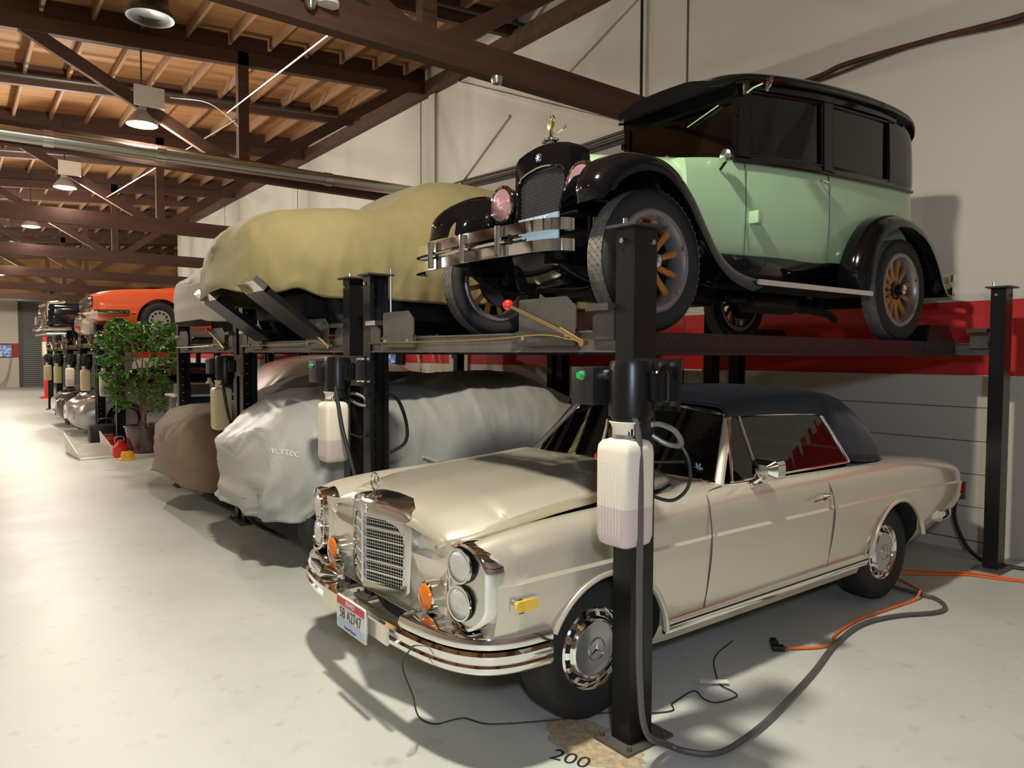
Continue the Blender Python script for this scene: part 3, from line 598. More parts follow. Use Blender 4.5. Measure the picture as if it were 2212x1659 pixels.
    for r_ in rows:
        f_ = max(0, min(1, (.50-r_[0].x)/.31))
        if f_ > 0:
            for v in r_: v.x += f_*(lean(v.y, v.z)+.012)
    b = MB(); b.loft(rows); nr = len(rows[0])
    # dark lining where the engine bay and the cabin lie open
    fi = 0
    for i in range(len(rows)-1):
        for k in range(nr):
            p = rows[i][k]; q = rows[i][(k+1) % nr]; ym = abs((p.y+q.y)/2); zm = (p.z+q.z)/2; xm = (X[i]+X[i+1])/2
            if (.22 < xm < 1.52 and ym < .61 and zm > .6) or (1.80 < xm < 3.32 and ym < .795 and zm > .45): b.m[fi] = 1
            fi += 1
    body = b.build('body', [Mt['champagne'], Mt['interior'], Mt['black_matt']], root, ang=28)
    cut = []
    for xa, ra in ((.87, .375), (3.62, .372)):
        for s in (-1, 1):
            c = MB(); c.cyl((xa, s*.52, .33), (xa, s*1.2, .33), ra, n=48); cut.append(c.build('cut', Mt['black_matt'], root, ang=None))
    boolean(body, cut)
    bm = bmesh.new(); bm.from_mesh(body.data)
    for f in bm.faces:   # inside of the wheel houses is matt black
        c = f.calc_center_median()
        for xa, ra in ((.87, .375), (3.62, .372)):
            d = math.hypot(c.x-xa, c.z-.33)
            if (abs(d-ra) < .012 and .5 < abs(c.y) < .93 and abs(f.normal.y) < .3) or (abs(abs(c.y)-.52) < .004 and d < ra): f.material_index = 2
    bm.to_mesh(body.data); bm.free()
    for xa, ra in ((.87, .380), (3.62, .377)):
        for s in (-1, 1):
            l = MB(); a0, a1 = (4, 152) if xa < 2 else (15, 171)
            path = [(xa+ra*math.cos(R_(a0+(a1-a0)*k/36)), s*.918, .33+ra*math.sin(R_(a0+(a1-a0)*k/36))) for k in range(37)]
            l.tube(path, .020, 8, flat=.8); l.build('wheel_arch_lip', Mt['champagne'], root)
    # seams of the doors
    for s in (-1, 1):
        se = MB(); se.tube(catmull([(1.575, s*.884, .385), (1.575, s*.920, .60), (1.575, s*.9295, .766), (1.575, s*.908, .925), (1.62, s*.862, .975), (1.75, s*.85, .995)], 5), .0035, 5)
        se.build('door_seam', Mt['steel_grey'], root); se = MB()
        se.tube(catmull([(2.76, s*.884, .40), (2.76, s*.920, .60), (2.76, s*.9295, .762), (2.73, s*.908, .905), (2.66, s*.872, .972)], 5), .0035, 5)
        se.build('door_seam', Mt['steel_grey'], root)
        h = MB(); h.tube([(2.50, s*.945, .832), (2.55, s*.958, .836), (2.63, s*.958, .843), (2.68, s*.94, .846)], [.008, .011, .011, .008], 8); h.cyl((2.675, s*.915, .846), (2.675, s*.952, .846), .018, n=12); h.build('door_handle', Mt['chrome'], root)
        r = MB(); r.loft([[(x, s*(.900+dy), z+(0 if x > 1.4 else 0)) for dy, z in ((0, .40), (.008, .385), (.006, .345), (-.004, .325), (-.02, .33), (-.02, .40))] for x in (1.262, 2.2, 3.235)]); r.build('sill_trim', Mt['chrome'], root)
        r = MB(); r.tube([(1.27, s*.910, .368), (3.23, s*.910, .368)], .004, 6); r.build('sill_groove', Mt['black_plastic'], root)
    # bonnet, standing slightly open at its rear
    HS = [(.185, .32, .905, .53, .862), (.20, .36, .935, .552, .876), (.24, .39, .960, .575, .886), (.31, .43, .985, .600, .898), (.45, .46, 1.008, .615, .928), (.60, .47, 1.022, .622, .955), (.90, .48, 1.047, .63, .993), (1.25, .50, 1.060, .64, 1.018), (1.56, .56, 1.066, .66, 1.034)]
    xs = [h[0] for h in HS]; fs = [pchip(xs, [h[k] for h in HS]) for k in range(1, 5)]
    rows = []
    for i in range(41):
        x = xs[0]+(xs[-1]-xs[0])*i/40; yh, zc, ye, ze = (f(x) for f in fs)
        sk = .05 if x > .5 else .02+.03*max(0, (x-.19)/.31)
        half = [(ye-.03, ze-sk), (ye-.004, ze-sk*.85), (ye, ze-.015), (ye-.015, ze+.002), (yh+.03, zc-(zc-ze)*.42), (yh-.05, zc-(zc-ze)*.22), (yh*.5, zc-.008), (0, zc)]
        pts = [Vector((x+.02*(y/.6)**2*(1 if x < .5 else -.6), y, z)) for y, z in half]
        sm = [pts[0], pts[1]]+catmull(pts[2:], 3)
        rows.append([Vector((p.x, -p.y, p.z)) for p in sm]+[p for p in reversed(sm)][1:])
    h = MB(); h.grid(rows); ho = h.build('bonnet', Mt['champagne'], root, ang=40); thick(ho, .012, 1)
    # recessed valance between grille and lamps
    for s in (-1, 1):
        v = MB(); v.grid([[(.225, s*.24, z) for z in (.50, .62, .75, .90)], [(.25, s*.36, z) for z in (.50, .62, .76, .905)], [(.235, s*.50, z) for z in (.50, .62, .75, .885)], [(.195, s*.655, z) for z in (.50, .62, .76, .885)]])
        v.build('front_panel', Mt['champagne'], root, ang=60)
    # grille
    gx = lambda y: .105+.08*abs(y)/.30
    def outline(w, zt, zb, dz=0):
        half = [(0, zt), (w*.5, zt-.006), (w*.82, zt-.028), (w*.95, zt-.06), (w, zt-.11), (w*.985, (zt+zb)/2), (w*.95, zb+.03), (w*.90, zb), (w*.45, zb), (0, zb)]
        return half+[(-y, z) for y, z in reversed(half[1:-1])]
    o1 = outline(.312, .985, .555); o2 = outline(.315, .990, .550); oi = outline(.268, .905, .582); oi2 = outline(.263, .90, .587)
    g = MB(); g.loft([[(.33, y, z+.004) for y, z in o2], [(gx(y)+.03, y, z) for y, z in o2], [(gx(y)+.008, y, z) for y, z in o1], [(gx(y), y*.965, z-(.012 if z > .9 else 0)) for y, z in o1], [(gx(y)+.004, y, z) for y, z in oi], [(gx(y)+.035, y, z) for y, z in oi2]], caps=False)
    gr = g.build('grille_shell', Mt['chrome_shell'], root, ang=30)
    k = MB(); k.grid([[(gx(y)+.034, y, z) for z in (.59, .91)] for y in (-.268, 0, .268)]); k.build('grille_backing', Mt['black_matt'], gr, ang=None)
    f = MB(); m_ = MB()
    for s in (-1, 1):
        for i in range(1, 17):
            y = s*.266*i/17; m_.box(gx(y)+.012, y-.0016, .584, gx(y)+.024, y+.0016, .904)
        for j in range(1, 20):
            z = .585+.318*j/20
            m_.add([(gx(a)+.010, s*a, zz) for a in (0, .265) for zz in (z-.0016, z+.0016)]+[(gx(a)+.022, s*a, zz) for a in (0, .265) for zz in (z-.0016, z+.0016)], [(0, 1, 3, 2), (4, 6, 7, 5), (1, 5, 7, 3), (0, 2, 6, 4)])
        for j in range(7):
            z = .588+.314*j/6
            f.add([(gx(a)+.002, s*a, zz) for a in (0, .267) for zz in (z-.004, z+.004)]+[(gx(a)+.012, s*a, zz) for a in (0, .267) for zz in (z-.004, z+.004)], [(0, 1, 3, 2), (4, 6, 7, 5), (1, 5, 7, 3), (0, 2, 6, 4)])
    f.box(.098, -.008, .58, .118, .008, .91)
    m_.build('grille_mesh', Mt['chrome_soft'], gr, ang=None); f.build('grille_bars', Mt['chrome'], gr, ang=None)
    e = MB(); e.lathe([(.0, .008), (.024, .006), (.027, 0)], (.112, 0, .938), (-1, 0, 0), 20); em = e.build('grille_badge', Mt['chrome_soft'], gr)
    # three-pointed star in a ring on a foot
    st = MB(); st.lathe([(.038, 0), (.036, .012), (.015, .02), (.007, .034)], (.165, 0, .984), (0, 0, 1), 16); st.box(.125, -.012, .984, .205, .012, .992)
    st.tube([(.165, .041*math.cos(R_(6*k)), 1.062+.041*math.sin(R_(6*k))) for k in range(60)], .0038, 8, closed=True)
    for a in (90, 210, 330):
        ca, sa = math.cos(R_(a)), math.sin(R_(a)); u = Vector((0, ca, sa)); w = Vector((0, -sa, ca)); c = Vector((.165, 0, 1.062))
        st.add([c+u*.040, c+w*.006-u*.003, c-w*.006-u*.003, c+Vector((-.005, 0, 0)), c+Vector((.005, 0, 0))], [(0, 1, 3), (0, 3, 2), (0, 4, 1), (0, 2, 4)])
    st.build('hood_star', Mt['chrome'], root)
    # headlamps
    Mt['lens'] = mat('ribbed lamp lens', (0.66, 0.67, 0.64), 0.12, 0.35, coat=1.0, bump=(55, 0.5, 0.01))
    Mt['reflector'] = mat('lamp reflector', (0.82, 0.82, 0.80), 0.22, 0.45, coat=0.6, bump=(50, 0.35, 0.01))
    for s in (-1, 1):
        def ring(y0, z0, w, h, x, r, lean=1):
            def lx(y, z): return lean*(3.0*max(0, s*y-.775)**2+max(0, s*y-.83)*.22+.25*max(0, z-.80)**1.5)
            return [(x+lx(y0+yy, z0+zz), y0+yy, z0+zz) for yy, zz in rrect(w, h, r, 6)]
        cy = s*.765; cz = .735
        q = MB(); q.loft([ring(cy, cz, .25, .365, .27, .12), ring(cy, cz, .252, .368, .20, .12), ring(cy, cz, .240, .355, .172, .113), ring(cy, cz, .218, .332, .170, .103), ring(cy, cz, .208, .322, .190, .098)], caps=False)
        bz = q.build('headlamp_bezel', Mt['chrome'], root, ang=50)
        q = MB(); q.loft([ring(cy, cz, .209, .323, .188, .098), ring(cy, cz, .209, .323, .20, .098)]); q.build('lamp_bowl', Mt['chrome_soft'], bz, ang=50)
        for zc in (.66, .815):
            l = MB(); l.lathe([(.0, .022), (.03, .020), (.055, .012), (.068, 0)], (.182, s*.735, zc), (-1, s*.12, 0), 28); lo = l.build('headlamp', Mt['lens'], bz)
            l = MB(); l.lathe([(.076, 0), (.074, .010), (.066, .010), (.066, 0)], (.182, s*.735, zc), (-1, s*.12, 0), 28); l.build('lamp_ring', Mt['chrome'], lo)
        a = MB(); a.lathe([(.060, -.09), (.066, -.02), (.064, 0), (.056, .006)], (.165, s*.495, .628), (-1, 0, 0), 28); ao = a.build('turn_lamp', Mt['chrome'], root)
        a = MB(); a.lathe([(.056, .004), (.050, .016), (.03, .024), (0, .027)], (.165, s*.495, .628), (-1, 0, 0), 28); a.build('turn_lens', Mt['amber'], ao)
        mk = MB(); mk.loft([[(.375+yy, s*x, .668+zz) for yy, zz in rrect(.135, .062, .02, 3)] for x in (.912, .934)]); mo = mk.build('side_marker', Mt['chrome'], root)
        mk = MB(); mk.loft([[(.375+yy, s*x, .668+zz) for yy, zz in rrect(.115, .044, .014, 3)] for x in (.93, .941)]); mk.build('marker_lens', Mt['yellow'], mo)
    # bumpers
    def bumper_path(off, n=8):
        half = [(.05, 0), (.055, .30), (.075, .55), (.12, .74), (.20, .865), (.32, .925), (.50, .945)]
        c = [Vector((x+(off if y < .7 else off*.6), y-(off if y > .7 else 0), 0)) for x, y in half]; c = catmull(c, 4)
        return [Vector((p.x, -p.y, 0)) for p in reversed(c)]+c[1:]
    def blade(path, prof):
        rows = []
        for i, p in enumerate(path):
            t = (path[min(i+1, len(path)-1)]-path[max(i-1, 0)]).normalized(); nrm = Vector((-t.y, t.x, 0))
            if nrm.x > 0 and abs(p.y) < .7: nrm = -nrm
            if abs(p.y) >= .7 and nrm.y*p.y < 0: nrm = -nrm
            rows.append([Vector((p.x+nrm.x*d, p.y+nrm.y*d, z)) for d, z in prof])
        return rows
    lowp = [(-.05, .405), (.0, .398), (.012, .412), (.014, .430), (.006, .440), (.014, .452), (.016, .478), (.004, .492), (-.05, .492)]
    q = MB(); q.loft(blade(bumper_path(0), lowp)); fb = q.build('front_bumper', Mt['chrome'], root, ang=40)
    up = [(-.10, .492), (.0, .490), (.014, .500), (.018, .520), (.008, .542), (-.02, .552), (-.12, .556)]
    pa = bumper_path(.012)
    for s in (-1, 1):
        sel = [p for p in pa if s*p.y > .34]; sel.sort(key=lambda p: -p.y*s if False else p.y)
        q = MB(); rows = blade(sel, up); 
        # rounded inner end
        k0 = 0 if s > 0 else len(rows)-1
        rows[k0] = [p.lerp(Vector((rows[k0][0].x-.02, p.y, .50)), .75) for p in rows[k0]]
        q.loft(rows); q.build('bumper_horn', Mt['chrome'], fb, ang=40)
    # number plate
    pl = MB(); pl.loft([[(x, yy, .452+zz) for yy, zz in rrect(.305, .155, .012, 3)] for x in (-.012, -.004)]); po = pl.build('number_plate', Mt['white'], root, ang=30)
    po.location = (0, -.10, 0)
    q = MB(); q.loft([[(x, yy, .452+zz) for yy, zz in rrect(.315, .165, .014, 3)] for x in (-.006, 0)]); q.build('plate_frame', Mt['chrome_soft'], po)
    Mt['plate_red'] = mat('plate red band', (0.55, 0.04, 0.05), 0.4); Mt['plate_blue'] = mat('plate pale blue', (0.45, 0.56, 0.72), 0.4); Mt['plate_ink'] = mat('plate dark blue ink', (0.02, 0.03, 0.09), 0.4)
    q = MB(); q.box(-.0128, -.148, .489, -.0122, .148, .524); q.build('plate_band', Mt['plate_red'], po, ang=None)
    q = MB(); q.box(-.0128, -.148, .380, -.0122, .148, .425); q.build('plate_sky', Mt['plate_blue'], po, ang=None)
    fr = lambda y, z: frame((-.0138, y, z), (0, -1, 0), (0, 0, 1))
    text_mesh('IDAHO', .030, 'plate_state', Mt['white'], po, fr(0, .507)); text_mesh('5B A2747', .072, 'plate_number', Mt['plate_ink'], po, fr(0, .452), xs=.80); text_mesh('Famous Potatoes', .018, 'plate_motto', Mt['plate_ink'], po, fr(0, .392))
    q = MB(); q.box(.02, -.40, .41, .033, .30, .485); q.build('plate_bracket', Mt['champagne'], root, ang=None)
    q = MB(); q.loft(blade([Vector((9.70-p.x*1.0-4.86, p.y*.94, 0)) for p in bumper_path(0)], [(-.05, .46), (.0, .45), (.016, .47), (.018, .50), (.008, .53), (-.05, .53)])); rb = q.build('rear_bumper', Mt['chrome'], root, ang=40)
    # windscreen frame and glass
    def wp(u, v, out=0):   # u -1..1 across, v 0..1 up
        yb = .80*u; yt = .635*u; xb = 1.60+.20*u*u+0*abs(u)**4; xt = 2.01+.085*u*u
        zb = 1.035-.04*u*u; zt = 1.395-.055*u*u
        return Vector((xb+(xt-xb)*v-out, yb+(yt-yb)*v, zb+(zt-zb)*v))
    N = 20
    w = MB(); w.grid([[wp(-1+2*i/N, j/6) for j in range(7)] for i in range(N+1)]); w.build('windscreen', Mt['glass_dark'], root, ang=60)
    fp = [wp(-1, j/6, .0) for j in range(7)]; top = [wp(-1+2*i/N, 1) for i in range(1, N)]; fp2 = [wp(1, 1-j/6) for j in range(7)]
    w = MB(); w.tube([wp(-1, -.03)]+fp, .026, 8, flat=.7); w.build('windscreen_post', Mt['champagne'], root); w = MB(); w.tube(fp2+[wp(1, -.03)], .026, 8, flat=.7); w.build('windscreen_post', Mt['champagne'], root)
    w = MB(); w.tube(fp+top+fp2, .012, 8); w.tube([wp(-1+2*i/N, 0) for i in range(N+1)], .010, 8); w.build('windscreen_trim', Mt['chrome'], root)
    w = MB()
    for y in (-.25, .22): w.tube([(1.575, y, 1.04), (1.66, y-.05, 1.065), (1.78, y-.33, 1.09)], .006, 6)
    w.build('wiper', Mt['chrome_soft'], root)
    # soft top
    T = []   # x, bottom (y,z), side (y,z), shoulder(y,z), top z
    D = [(2.03, (.655, 1.335), (.655, 1.35), (.60, 1.385), 1.400), (2.3, (.665, 1.335), (.668, 1.36), (.61, 1.415), 1.450), (2.7, (.675, 1.325), (.680, 1.36), (.62, 1.430), 1.472), (2.98, (.685, 1.305), (.690, 1.345), (.63, 1.428), 1.470), (3.03, (.70, 1.25), (.70, 1.34), (.63, 1.425), 1.468), (3.16, (.815, 1.005), (.74, 1.25), (.635, 1.41), 1.460), (3.3, (.825, .985), (.765, 1.2), (.63, 1.385), 1.445), (3.5, (.815, .975), (.76, 1.14), (.60, 1.30), 1.40), (3.66, (.74, .975), (.68, 1.09), (.52, 1.205), 1.29), (3.80, (.60, .985), (.53, 1.04), (.38, 1.10), 1.145), (3.88, (.40, .99), (.33, 1.01), (.2, 1.035), 1.045), (3.91, (.15, .99), (.10, .993), (.06, .996), 1.0)]
    xs = [d[0] for d in D]; F = [pchip(xs, [d[a][c] for d in D]) for a in (1, 2, 3) for c in (0, 1)]; Fz = pchip(xs, [d[4] for d in D]); rows = []
    for i in range(73):
        x = xs[0]+(xs[-1]-xs[0])*i/72; p = [Vector((x, F[2*k](x), F[2*k+1](x))) for k in range(3)]; zt = Fz(x)
        p += [Vector((x, p[2].y*.55, p[2].z+(zt-p[2].z)*.75)), Vector((x, 0, zt))]; sm = catmull(p, 4)
        rows.append([Vector((v.x, -v.y, v.z)) for v in sm]+[v for v in reversed(sm)][1:])
    w = MB(); w.grid(rows); so = w.build('soft_top', Mt['navy_cloth'], root, ang=60); thick(so, .012, 1)
    # side glass, pillars and rails
    for s in (-1, 1):
        A = Vector((1.86, s*.835, 1.0)); B = Vector((2.075, s*.655, 1.345)); C = Vector((2.99, s*.685, 1.312)); Dd = Vector((3.13, s*.815, 1.0))
        w = MB(); w.grid([[A.lerp(Dd, i/10), B.lerp(C, i/10)] for i in range(11)]); gl = w.build('side_window', Mt['glass_dark'], root, ang=None)
        w = MB(); w.tube([A, B], .010, 6); w.tube([B, C], .009, 6); w.tube([C, Dd], .012, 6); w.tube([A, Dd], .007, 6); w.tube([A.lerp(Dd, .20), B.lerp(C, .085)], .011, 6); w.build('window_trim', Mt['chrome'], gl)
    # mirror (driver side)
    m = MB(); m.tube([(1.98, -.875, .985), (2.0, -.93, 1.03), (2.02, -.95, 1.055)], [.02, .011, .013], 10); m.loft([[(1.955+.0, -.88-.0+a, .978+c) for a, c in rrect(.06, .02, .008, 2)], [(2.04, -.885+a, .985+c) for a, c in rrect(.05, .018, .008, 2)]])
    mo = m.build('door_mirror', Mt['chrome'], root)
    q = MB(); q.loft([[(1.955, -.955+a*.5, 1.075+c*.5) for a, c in rrect(.16, .10, .03, 4)], [(1.985, -.955+a, 1.075+c) for a, c in rrect(.16, .10, .03, 4)], [(2.05, -.955+a, 1.075+c) for a, c in rrect(.165, .105, .03, 4)]]); q.build('mirror_head', Mt['chrome'], mo)
    # cabin
    for y in (-.38, .38):
        q = MB(); q.box(2.45, y-.25, .45, 2.62, y+.25, 1.02, .05); q.box(2.1, y-.25, .45, 2.5, y+.25, .62, .04); q.build('seat', Mt['interior'], root)
    q = MB(); q.tube([(2.05-.06*math.sin(R_(12*k)), -.38+.19*math.cos(R_(12*k)), .93+.18*math.sin(R_(12*k))) for k in range(30)], .011, 8, closed=True); q.build('steering_wheel', Mt['black_plastic'], root)
    q = MB(); q.box(1.80, -.75, .6, 1.95, .75, .99, .03); q.build('dashboard', Mt['interior'], root)
    # snowflake sticker low in the screen
    q = MB(); c = wp(-.86, .16, .006)
    for k in range(3): 
        a = R_(60*k); q.beam(c+Vector((0, .03*math.cos(a), .03*math.sin(a))), c-Vector((0, .03*math.cos(a), .03*math.sin(a))), .012, .002, up=(1, 0, 0))
    q.build('window_sticker', mat('pale blue sticker', (0.25, 0.4, 0.5), 0.5), root, ang=None)
    # tail lamp corner
    for s in (-1, 1):
        q = MB(); q.loft([[(4.79+a*.9, s*d, .655+c) for a, c in rrect(.10, .085, .03, 3)] for d in (.80, .862)]); q.build('tail_lamp', mat('tail lamp lens', (0.35, 0.03, 0.03), 0.15, coat=1), root)
    # underside
    q = MB(); q.box(.5, -.5, .2, 4.4, .5, .3); q.build('underbody', Mt['black_matt'], root, ang=None)
    q = MB(); q.cyl((3.9, -.35, .26), (4.7, -.35, .26), .07, n=12); q.build('exhaust', Mt['steel_dark'], root)
    # wheels
    R = .33
    Mt['cap'] = mat('hub cap paint', (0.46, 0.46, 0.47), 0.3, 0.7, coat=.6)
    for xa in (.87, 3.62):
        for s in (-1, 1):
            wl = wheel(root, 'wheel', (xa, s*.735, R), s, R, .195, .19, 0)
            ax = (0, s, 0); of = .075
            q = MB(); q.lathe([(.197, .055), (.196, .078), (.188, .086), (.181, .078), (.176, .062), (.172, .060), (.166, .064), (.150, .075), (.142, .092), (.132, .098), (.125, .092), (.124, .085)], (0, 0, 0), ax, 48); q.build('wheel_trim', Mt['chrome'], wl)
            q = MB(); q.lathe([(.125, .086), (.10, .090), (.055, .094), (.053, .0975), (.05, .095), (0, .097)], (0, 0, 0), ax, 40); hc = q.build('hub_cap', Mt['cap'], wl)
            q = MB()
            for k in range(14):
                a = R_(360/14*k+8); a2 = R_(360/14*k+22)
                q.add([(r*math.cos(t), s*h, r*math.sin(t)) for t in (a, a2) for r, h in ((.1475, .0785), (.168, .0645))]+[(r*math.cos(t), s*(h-.004), r*math.sin(t)) for t in (a, a2) for r, h in ((.1475, .0785), (.168, .0645))], [(0, 1, 3, 2), (4, 6, 7, 5), (0, 2, 6, 4), (1, 5, 7, 3)])
            q.build('slot_pattern', Mt['black_matt'], wl, ang=None)
            q = MB()
            for a in (90, 210, 330):
                u = Vector((math.cos(R_(a)), 0, math.sin(R_(a)))); v = Vector((-math.sin(R_(a)), 0, math.cos(R_(a)))); c = Vector((0, s*.0975, 0)); q.add([c+u*.046, c+v*.006, c-v*.006, c+Vector((0, s*.004, 0))], [(0, 1, 3), (0, 3, 2), (1, 2, 3)])
            q.tube([(.049*math.cos(R_(10*k)), s*.0975, .049*math.sin(R_(10*k))) for k in range(36)], .0018, 6, closed=True); q.build('cap_star', Mt['chrome'], hc)
    return root
merc_o = merc()
# ---------------------------------------------------------------- pale green vintage saloon on the first lift
Mt['mint'] = mat('pale green lacquer', (0.40, 0.60, 0.36), 0.25, coat=0.6)
Mt['glass_old'] = glass_mat('old window glass', (0.50, 0.52, 0.50), 0.03)
Mt['wood_spoke'] = mat('varnished wood spokes', (0.42, 0.17, 0.03), 0.35, coat=0.5, noise=(20, (0.30, 0.11, 0.02), 0.8, (1, 1, 1)))
Mt['rim_grey'] = mat('grey wheel rim', (0.30, 0.27, 0.27), 0.35, 0.6)
Mt['pink_glass'] = mat('pinkish ribbed lens', (0.62, 0.36, 0.42), 0.08, 0.55, coat=1.0, bump=(45, 0.6, 0.01))
Mt['honeycomb'] = mat('radiator core', (0.05, 0.047, 0.05), 0.5, 0.5)
def vintage():
    root = thing('vintage_saloon', 'pale green and black vintage saloon car with wooden spoke wheels, raised on the nearest lift', 'car', (2.93, 3.30, 1.806), R_(-1.5))
    sy = pchip([.60, .75, 1.08, 1.5, 1.87, 2.6, 3.0, 3.13, 3.2], [.44, .46, .51, .575, .62, .64, .63, .60, .52])
    belt = pchip([.6, .9, 1.08, 1.9, 3.2], [1.075, 1.115, 1.125, 1.145, 1.19]); zb = lambda x: .48+.01*x
    # lower body
    S = []
    for x in (.62, .75, .92, 1.08, 1.5, 1.87, 2.3, 2.7, 3.0, 3.1, 3.17, 3.2):
        y = sy(x); b = belt(x); k = zb(x)
        S.append((x, [(0, k), (y-.05, k), (y-.015, k+.05), (y+.012, (k+b)/2), (y, b-.08), (y-.015, b), (y-.06, b+.01), (0, b+.015)]))
    X, rows = skin(S, 50, segs=[[0, 1], [1, 2, 3, 4, 5], [5, 6], [6, 7]], m=4)
    b = MB(); b.loft(rows); body = b.build('body', Mt['mint'], root, ang=40)
    # bonnet with cowl
    H = [(-.10, .235, .62, .86, .99, 1.085), (.2, .31, .62, .88, 1.02, 1.11), (.62, .415, .60, .92, 1.065, 1.155), (.70, .435, .58, .93, 1.075, 1.165), (1.06, .495, .56, .96, 1.125, 1.20)]
    S = [(x, [(0, zlo), (w, zlo), (w+.005, z1), (w-.03, z2-.02), (w*.62, z2+(zt-z2)*.55), (w*.3, zt-.012), (0, zt)]) for x, w, zlo, z1, z2, zt in H]
    X, rows = skin(S, 24, segs=[[0, 1], [1, 2, 3, 4, 5, 6]], m=4)
    b = MB(); b.loft(rows); b.build('bonnet', Mt['mint'], root, ang=40)
    for s in (-1, 1):
        q = MB(); q.tube([(.655, s*.432, .62), (.655, s*.437, .92), (.655, s*.405, 1.05), (.655, s*.25, 1.13)], .004, 6); q.build('bonnet_seam', Mt['steel_grey'], root)
        q = MB(); q.tube([(1.10, s*(sy(1.1)+.004), .52), (1.10, s*(sy(1.1)+.013), .8), (1.10, s*(sy(1.1)+.001), 1.11)], .004, 6); q.build('door_seam', Mt['steel_grey'], root)
        q = MB(); q.tube([(1.89, s*(sy(1.89)+.004), .53), (1.89, s*(sy(1.89)+.013), .8), (1.89, s*(sy(1.89)+.001), 1.13)], .004, 6); q.build('door_seam', Mt['steel_grey'], root)
        q = MB(); q.cyl((1.80, s*(sy(1.8)), 1.06), (1.80, s*(sy(1.8)+.04), 1.06), .008, n=8); q.tube([(1.75, s*(sy(1.8)+.04), 1.06), (1.83, s*(sy(1.8)+.04), 1.06)], .009, 8); q.build('door_handle', Mt['chrome'], root)
    q = MB(); q.box(1.13, -(sy(1.15)+.075), .72, 1.18, -(sy(1.15)+.005), .80, .006); q.build('hinge_stop', Mt['mint'], root)
    # upper body, side by side
    top = pchip([1.0, 1.08, 1.87, 2.7, 3.1], [1.565, 1.57, 1.615, 1.645, 1.64]); roof_e = pchip([.92, 1.08, 1.5, 2.0, 2.6, 2.95, 3.08, 3.17], [1.60, 1.655, 1.705, 1.735, 1.755, 1.74, 1.70, 1.62])
    def panel(s, x0, x1, lo, hi, t=.03, name='pillar', off=.0, m='black_gloss'):
        n = max(2, int((x1-x0)/.06)); o = MB()
        def ring(x, a): 
            y = sy(x)+off
            return [Vector((x, s*(y-t), lo(x))), Vector((x, s*y, lo(x))), Vector((x, s*(y-.012), hi(x))), Vector((x, s*(y-t-.012), hi(x)))]
        o.loft([ring(x0+(x1-x0)*i/n, i) for i in range(n+1)]); return o.build(name, Mt[m], root, ang=40)
    for s in (-1, 1):
        panel(s, 1.04, 2.78, lambda x: belt(x)-.005, lambda x: 1.155+.025*(x-1), .05, 'belt_rail', .006)
        panel(s, 1.04, 2.78, lambda x: top(x), lambda x: roof_e(x)-.02, .05, 'roof_rail', .004)
        panel(s, 1.04, 1.15, lambda x: 1.14, lambda x: top(x)+.01, .05, 'front_pillar', .008)
        panel(s, 1.83, 1.93, lambda x: 1.15, lambda x: top(x)+.01, .05, 'door_pillar', .008)
        for a, e in ((1.15, 1.83), (1.93, 2.70)):
            g = panel(s, a, e, lambda x: 1.155, lambda x: top(x)+.005, .006, 'side_window', -.02); g.data.materials.clear(); g.data.materials.append(Mt['glass_old'])
            q = MB(); yy = lambda x: s*(sy(x)-.008)
            q.tube([(a+.01, yy(a), 1.165+.02*(a-1)), (e-.01, yy(e), 1.165+.02*(e-1)), (e-.01, yy(e)*.98, top(e)-.005), (a+.01, yy(a)*.98, top(a)-.005)], .012, 6, closed=True); q.build('window_frame', Mt['black_gloss'], g)
        # belt moulding along the green body
        o = MB(); o.tube([(x, s*(sy(x)+.004), belt(x)-.012) for x in [1.0+.1*i for i in range(22)]], .014, 8); o.build('belt_moulding', Mt['black_gloss'], root)
    S = []
    for x in (2.69, 2.8, 2.95, 3.05, 3.12, 3.17, 3.19):
        y = sy(x) if x < 3.1 else sy(x); e = roof_e(x); bz = 1.19 if x < 3.1 else 1.2
        S.append((x, [(0, bz), (y-.03, bz), (y+.004, bz+.01), (y, 1.45), (y-.02, e-.06), (y-.10, e-.01), (0, e)]))
    X, rows = skin(S, 14, segs=[[0, 1], [1, 2, 3, 4, 5, 6]], m=4)
    b = MB(); b.loft(rows); b.build('rear_quarter', Mt['black_gloss'], root, ang=40)
    # roof
    S = []
    for x in (.88, .93, 1.0, 1.08, 1.3, 1.6, 2.0, 2.4, 2.7, 2.95, 3.06, 3.14, 3.17):
        y = sy(max(x, 1.0))+.012; e = roof_e(x); c = .075 if 1.2 < x < 2.8 else (.055 if x < 3.0 else .035)
        if x < 1.0: y = .405+.10*(x-.88)/.12
        S.append((x, [(0, e-.045), (y-.03, e-.045), (y, e-.035), (y-.005, e), (y-.10, e+c*.55), (y*.5, e+c*.9), (0, e+c)]))
    X, rows = skin(S, 30, segs=[[0, 1], [1, 2, 3, 4, 5, 6]], m=4)
    b = MB(); b.loft(rows); b.build('roof', Mt['black_gloss'], root, ang=40)
    q = MB(); q.tube([(x, -(sy(x)+.018), roof_e(x)-.045) for x in [1.0+.1*i for i in range(21)]], .011, 6); q.build('drip_rail', Mt['black_gloss'], root); q = MB(); q.tube([(x, (sy(x)+.018), roof_e(x)-.045) for x in [1.0+.1*i for i in range(21)]], .011, 6); q.build('drip_rail', Mt['black_gloss'], root)
    # windscreen
    q = MB(); q.box(1.04, -.49, 1.15, 1.09, .49, 1.205); q.box(1.03, -.50, 1.52, 1.09, .50, 1.60); q.build('windscreen_frame', Mt['black_gloss'], root, ang=None)
    q = MB(); q.box(1.055, -.46, 1.19, 1.061, .46, 1.53); q.build('windscreen', Mt['glass_old'], root, ang=None)
